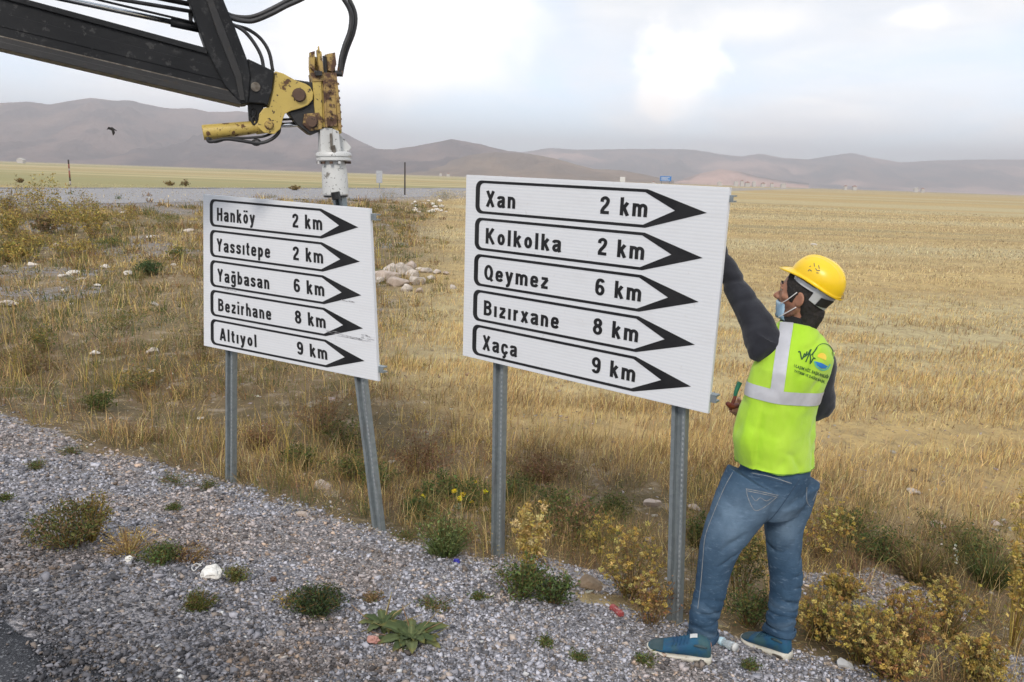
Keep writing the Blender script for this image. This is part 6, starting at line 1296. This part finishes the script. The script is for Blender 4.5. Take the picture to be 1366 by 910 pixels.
# ------------------------------------------------------------------ litter
def crumple(px, py, wpx, hpx, label, mat, cat='litter', name='crumpled_paper', seed=1, extra=None, amp=.5, group=None):
    p = onground(px, py); k = pxm(p); t = root(name, p, label, cat, group); V, Fc = ICO[3]; V = V.copy(); r_ = 1+amp*(fbm(V[:, 0]*1.6+seed, V[:, 1]*1.6, V[:, 2]*1.6, seed, 2)-.5)*2; rr_ = np.random.default_rng(seed)
    for _ in range(4): nn_ = rr_.normal(size=3); nn_ /= np.linalg.norm(nn_); r_ = r_-.13*np.abs(((V@nn_)*1.3+rr_.random()) % 1-.5)*2
    r_ = r_*1.25; V = V*r_[:, None]*np.array([wpx*k/2, wpx*k/2.6, hpx*k/2]); V[:, 2] += hpx*k*.40; c = G(); c.add(V+p, Fc); c.obj('sheet', mat, t, fix=False)
    return t, p, k
M_wpap = simple('white paper', (.74, .73, .70), (.62, .60, .56), .8, 20, bumps=.3, bscale=80); M_pink = simple('pink plastic', (.42, .22, .18), (.36, .17, .14), .5, 20); M_can = simple('red plastic', (.36, .07, .07), (.26, .05, .05), .5, 30, c3=(.5, .35, .33), s3=60, l3=.55, h3=.62)
t, p, k = crumple(283, 771, 30, 20, 'crumpled white face mask with ear loop lying on the gravel', M_wpap, 'face mask', 'face_mask', 4, amp=.35)
def gp(px, py, dz=.01): q = onground(px, py); return q+np.array([0, 0, dz])
c = G(); c.add(*tube(spline([gp(269, 760, .02), gp(262, 757, .02), gp(256, 760, .012), gp(259, 764, .01), gp(266, 760, .02), gp(271, 757, .03)], 5), .0024, 6)); c.obj('ear_loop', M_loop, t, smooth=True)
c = G(); c.add(*limb([gp(293, 770, .015), gp(299, 772, .015), gp(304, 770, .012)], [(.010, .003), (.007, .002), (.002, .001)], 8, 3)); c.obj('strap', M_wpap, t, smooth=True)
crumple(751, 797, 16, 20, 'crumpled white tissue beside the dark green weed left of the red can', M_wpap, seed=8); crumple(172, 750, 10, 10, 'small white paper scrap at the left weeds', M_wpap, seed=12); crumple(498, 858, 16, 12, 'pink crumpled wrapper beside the broad leafed plant', M_pink, name='wrapper', seed=5); crumple(365, 776, 9, 8, 'small reddish wrapper scrap on the gravel', M_rust, name='wrapper', seed=6)
crumple(609, 751, 8, 7, 'dark blue bottle cap scrap below the leafy green plant', simple('blue plastic', (.03, .03, .30), (.05, .05, .38), .5), name='plastic_scrap', seed=3); crumple(612, 679, 13, 8, 'pale green plastic scrap by the yellow flowers', simple('pale green plastic', (.40, .50, .44), None, .5), name='plastic_scrap', seed=13); crumple(645, 683, 14, 9, 'orange brown bark piece touching the near left post', M_rockp, name='bark_piece', seed=15)
# crushed red can
p0, p1 = gp(816, 813, .014), gp(829, 823, .012); t = root('crushed_can', onground(822, 822), 'crushed red can lying in the weeds left of the post', 'can'); d = (p1-p0); u_ = np.cross(d, UP); u_ /= np.linalg.norm(u_)
c = G(); c.add(*tube([p0, p0+d*.08, p0+d*.3, p0+d*.6, p0+d*.92, p1], [(.013, .013), (.018, .019), (.014, .020), (.017, .018), (.018, .018), (.014, .013)], 18, u_)); b_ = c.obj('can_body', M_can, t, auto=.5); c = G(); c.add(*tube([p0-d*.03, p0+d*.03], [(.012, .012), (.0135, .0135)], 16, u_)); c.obj('can_end', M_chrome, t)
# clear plastic bottle between the shoes
mb, tb, bb = newmat('clear thin plastic'); bb.inputs['Base Color'].default_value = (.80, .88, .92, 1); bb.inputs['Roughness'].default_value = .12; bb.inputs['Transmission Weight'].default_value = .65; bb.inputs['IOR'].default_value = 1.25
p0, p1 = gp(957, 858, .020), gp(979, 869, .022); t = root('plastic_bottle', onground(968, 868), 'crushed clear plastic bottle with pale blue label between the shoes', 'bottle'); d = p1-p0; u_ = np.cross(d, UP); u_ /= np.linalg.norm(u_)
c = G(); c.add(*tube([p0-d*.05, p0, p0+d*.12, p0+d*.3, p0+d*.55, p0+d*.8, p0+d*.97, p1], [(.008, .008), (.017, .013), (.020, .016), (.017, .020), (.019, .015), (.021, .021), (.021, .021), (.017, .017)], 18, u_)); c.obj('bottle_body', mb, t, smooth=True); c = G(); c.add(*tube([p0+d*.08, p0+d*.35], [(.0205, .0165), (.0185, .0205)], 18, u_)); c.obj('label_band', simple('pale blue film', (.36, .60, .74), (.5, .68, .78), .4, 40), t, smooth=True)
c = G(); c.add(*tube([p1-d*.02, p1+d*.10], [(.0215, .0215), (.020, .020)], 18, u_)); c.obj('bottle_base', M_wplas, t, smooth=True)

# ------------------------------------------------------------------ far furniture and settlement
def pole(px, py0, py1, rpx, label, bands, name='marker_pole', cat='pole', D=None):
    p = onground(px, py1) if D is None else aty(px, py1, D); k = pxm(p); H = (py1-py0)*k*1.02; t = root(name, p, label, cat)
    for i, (f0, f1, m_) in enumerate(bands): c = G(); c.add(*tube([p+UP*H*f0, p+UP*H*(f1+.002)], rpx*k, 8)); c.obj('band' if len(bands) > 1 else 'shaft', m_, t, smooth=True)
    c = G(); c.add(*tube([p+UP*H, p+UP*H*1.015], [rpx*k*1.0, rpx*k*.6], 8)); c.obj('cap', bands[-1][2], t); return t
M_redp = simple('faded red paint', (.26, .09, .07), (.20, .07, .06), .8); M_polew = simple('dirty white paint', (.40, .36, .34), None, .8); M_wood = simple('dark wood', (.06, .05, .045), None, .9); M_concrete = simple('pale plaster', (.52, .50, .47), (.44, .42, .40), .9); M_roof = simple('red roof', (.30, .13, .09), None, .9); M_bsign = simple('blue sign board', (.03, .16, .45), (.05, .2, .5), .5)
M_gsign = simple('grey sign back', (.42, .43, .45), (.34, .35, .37), .5, metal=.3)
pole(94, 215, 247, 1.0, 'red and white snow pole standing by the side road', [(0, .16, M_polew), (.16, .30, M_wood), (.30, .58, M_redp), (.58, .66, M_polew), (.66, .84, M_redp), (.84, 1.0, M_wood)])
pole(540, 219, 260, 1.0, 'thin dark wooden pole standing between the two signs', [(0, 1, M_wood)], 'utility_pole')
def board(px, py, w_, h_, D, mat, label, name='far_road_sign', legs=2, text=False):
    cpt = aty(px, py, D); k = pxm(cpt); g0 = cpt.copy(); g0[2] = float(gz(g0[0], g0[1])); t = root(name, g0, label, 'road sign'); c = G(); c.add(*box(cpt, w_*k, .08, h_*k)); bd = c.obj('board', mat, t, bevel=.02)
    for s_ in ((-.35, .35) if legs == 2 else (0,)):
        q = cpt+np.array([s_*w_*k, .10, 0]); c = G(); c.add(*tube([np.array([q[0], q[1], g0[2]-.2]), q+UP*h_*k*.4], .06, 8)); c.obj('leg', M_galv, t)
    if text:
        for j, (a, b, cc) in enumerate(((-.4, .35, .22), (-.4, .2, -.02), (-.4, .38, -.26))): c = G(); c.add(*box(cpt+np.array([(a+b)/2*w_*k, -.05, cc*h_*k]), (b-a)*w_*k, .02, h_*k*.10)); c.obj('text_row', M_wplas, bd)
board(888, 238.5, 15, 6.5, 120, M_bsign, 'distant blue road sign showing above the large sign', text=True); board(830.5, 239.5, 7, 6.5, 125, M_wplas, 'distant square white road sign above the large sign'); board(506, 236, 8, 16, 105, M_gsign, 'distant grey sign back right of the white driving head', legs=1)
for k, (a, b, w_, h_) in enumerate(((982, 243, 5, 3), (990, 241.5, 4, 2.6), (997, 244, 6, 3), (1006, 243, 4, 3), (1018, 245, 5, 2.6), (1030, 245, 4, 2.4), (1045, 246, 6, 2.6), (1128, 248.5, 4, 2.4), (1140, 249, 5, 2.4), (1222, 251.5, 5, 2.4), (1231, 252, 4, 2.6), (695, 236.5, 4, 2.2), (668, 235.5, 4, 2.4), (588, 231, 3, 2), (598, 232, 4, 2.2), (28, 213, 8, 3), (450, 228, 4, 2), (872, 243, 4, 2.4), (960, 243.5, 5, 2.8))):
    D = 1500 if a > 100 else 900; cpt = aty(a, b, D); kk = pxm(cpt); g0 = cpt.copy(); g0[2] = float(gz(g0[0], g0[1])); t = root('house', g0, 'tiny pale house in the village far out on the plain' if a > 100 else 'low white building far off at the left below the mountain', 'house', 'far village houses' if a > 100 else None)
    H = max(cpt[2]-g0[2], 3.0); W_ = w_*kk; c = G(); c.add(*box(g0+UP*(H/2-.5), W_, W_*.8, H+1)); c.obj('wall', M_concrete, t); c = G(); c.add(*prism([g0+np.array([-W_*.55, -W_*.45, H]), g0+np.array([W_*.55, -W_*.45, H]), g0+np.array([0, -W_*.45, H+W_*.28])], (0, W_*.9, 0))); c.obj('roof', M_roof if k % 3 else M_concrete, t)
# small dark bird over the slope
pb = aty(150.5, 175, 20); kb = pxm(pb); t = root('bird', pb, 'small dark bird in flight in front of the left mountain', 'bird')
c = G(); c.add(*limb([pb+np.array([-.02, 0, 5.2*kb]), pb+np.array([0, 0, 1.5*kb]), pb+np.array([.015, 0, -2*kb]), pb+np.array([.0, 0, -5.4*kb])], [.012, .032, .034, .008], 10, 4)); c.obj('body', M_hair, t, smooth=True)
for s_ in (-1, 1): c = G(); c.add(*limb([pb+np.array([.005, 0, 2*kb]), pb+np.array([-.05, s_*.10, 3.4*kb]), pb+np.array([-.02, s_*.24, 1.0*kb])], [(.035, .008), (.030, .006), (.006, .002)], 10, 4, (0, 0, 1))); c.obj('wing', M_hair, t, smooth=True)
# ------------------------------------------------------------------ haze: one closed box of pale air round everything
def build_haze():
    c = G(); c.add(*box((0, 0, 232), 20400, 20400, 500)); m = bpy.data.materials.new('haze'); m.use_nodes = True
    nt = NT(m.node_tree); nt.n.remove(nt.n['Principled BSDF']); v = nt.new('ShaderNodeVolumePrincipled')
    v.inputs['Color'].default_value = (1.0, .96, .98, 1); v.inputs['Density'].default_value = 2.5e-4; v.inputs['Anisotropy'].default_value = .35
    nt.link(v.outputs[0], nt.n['Material Output'].inputs['Volume'])
    o = c.obj('haze', m); kind(o, 'stuff')
build_haze()
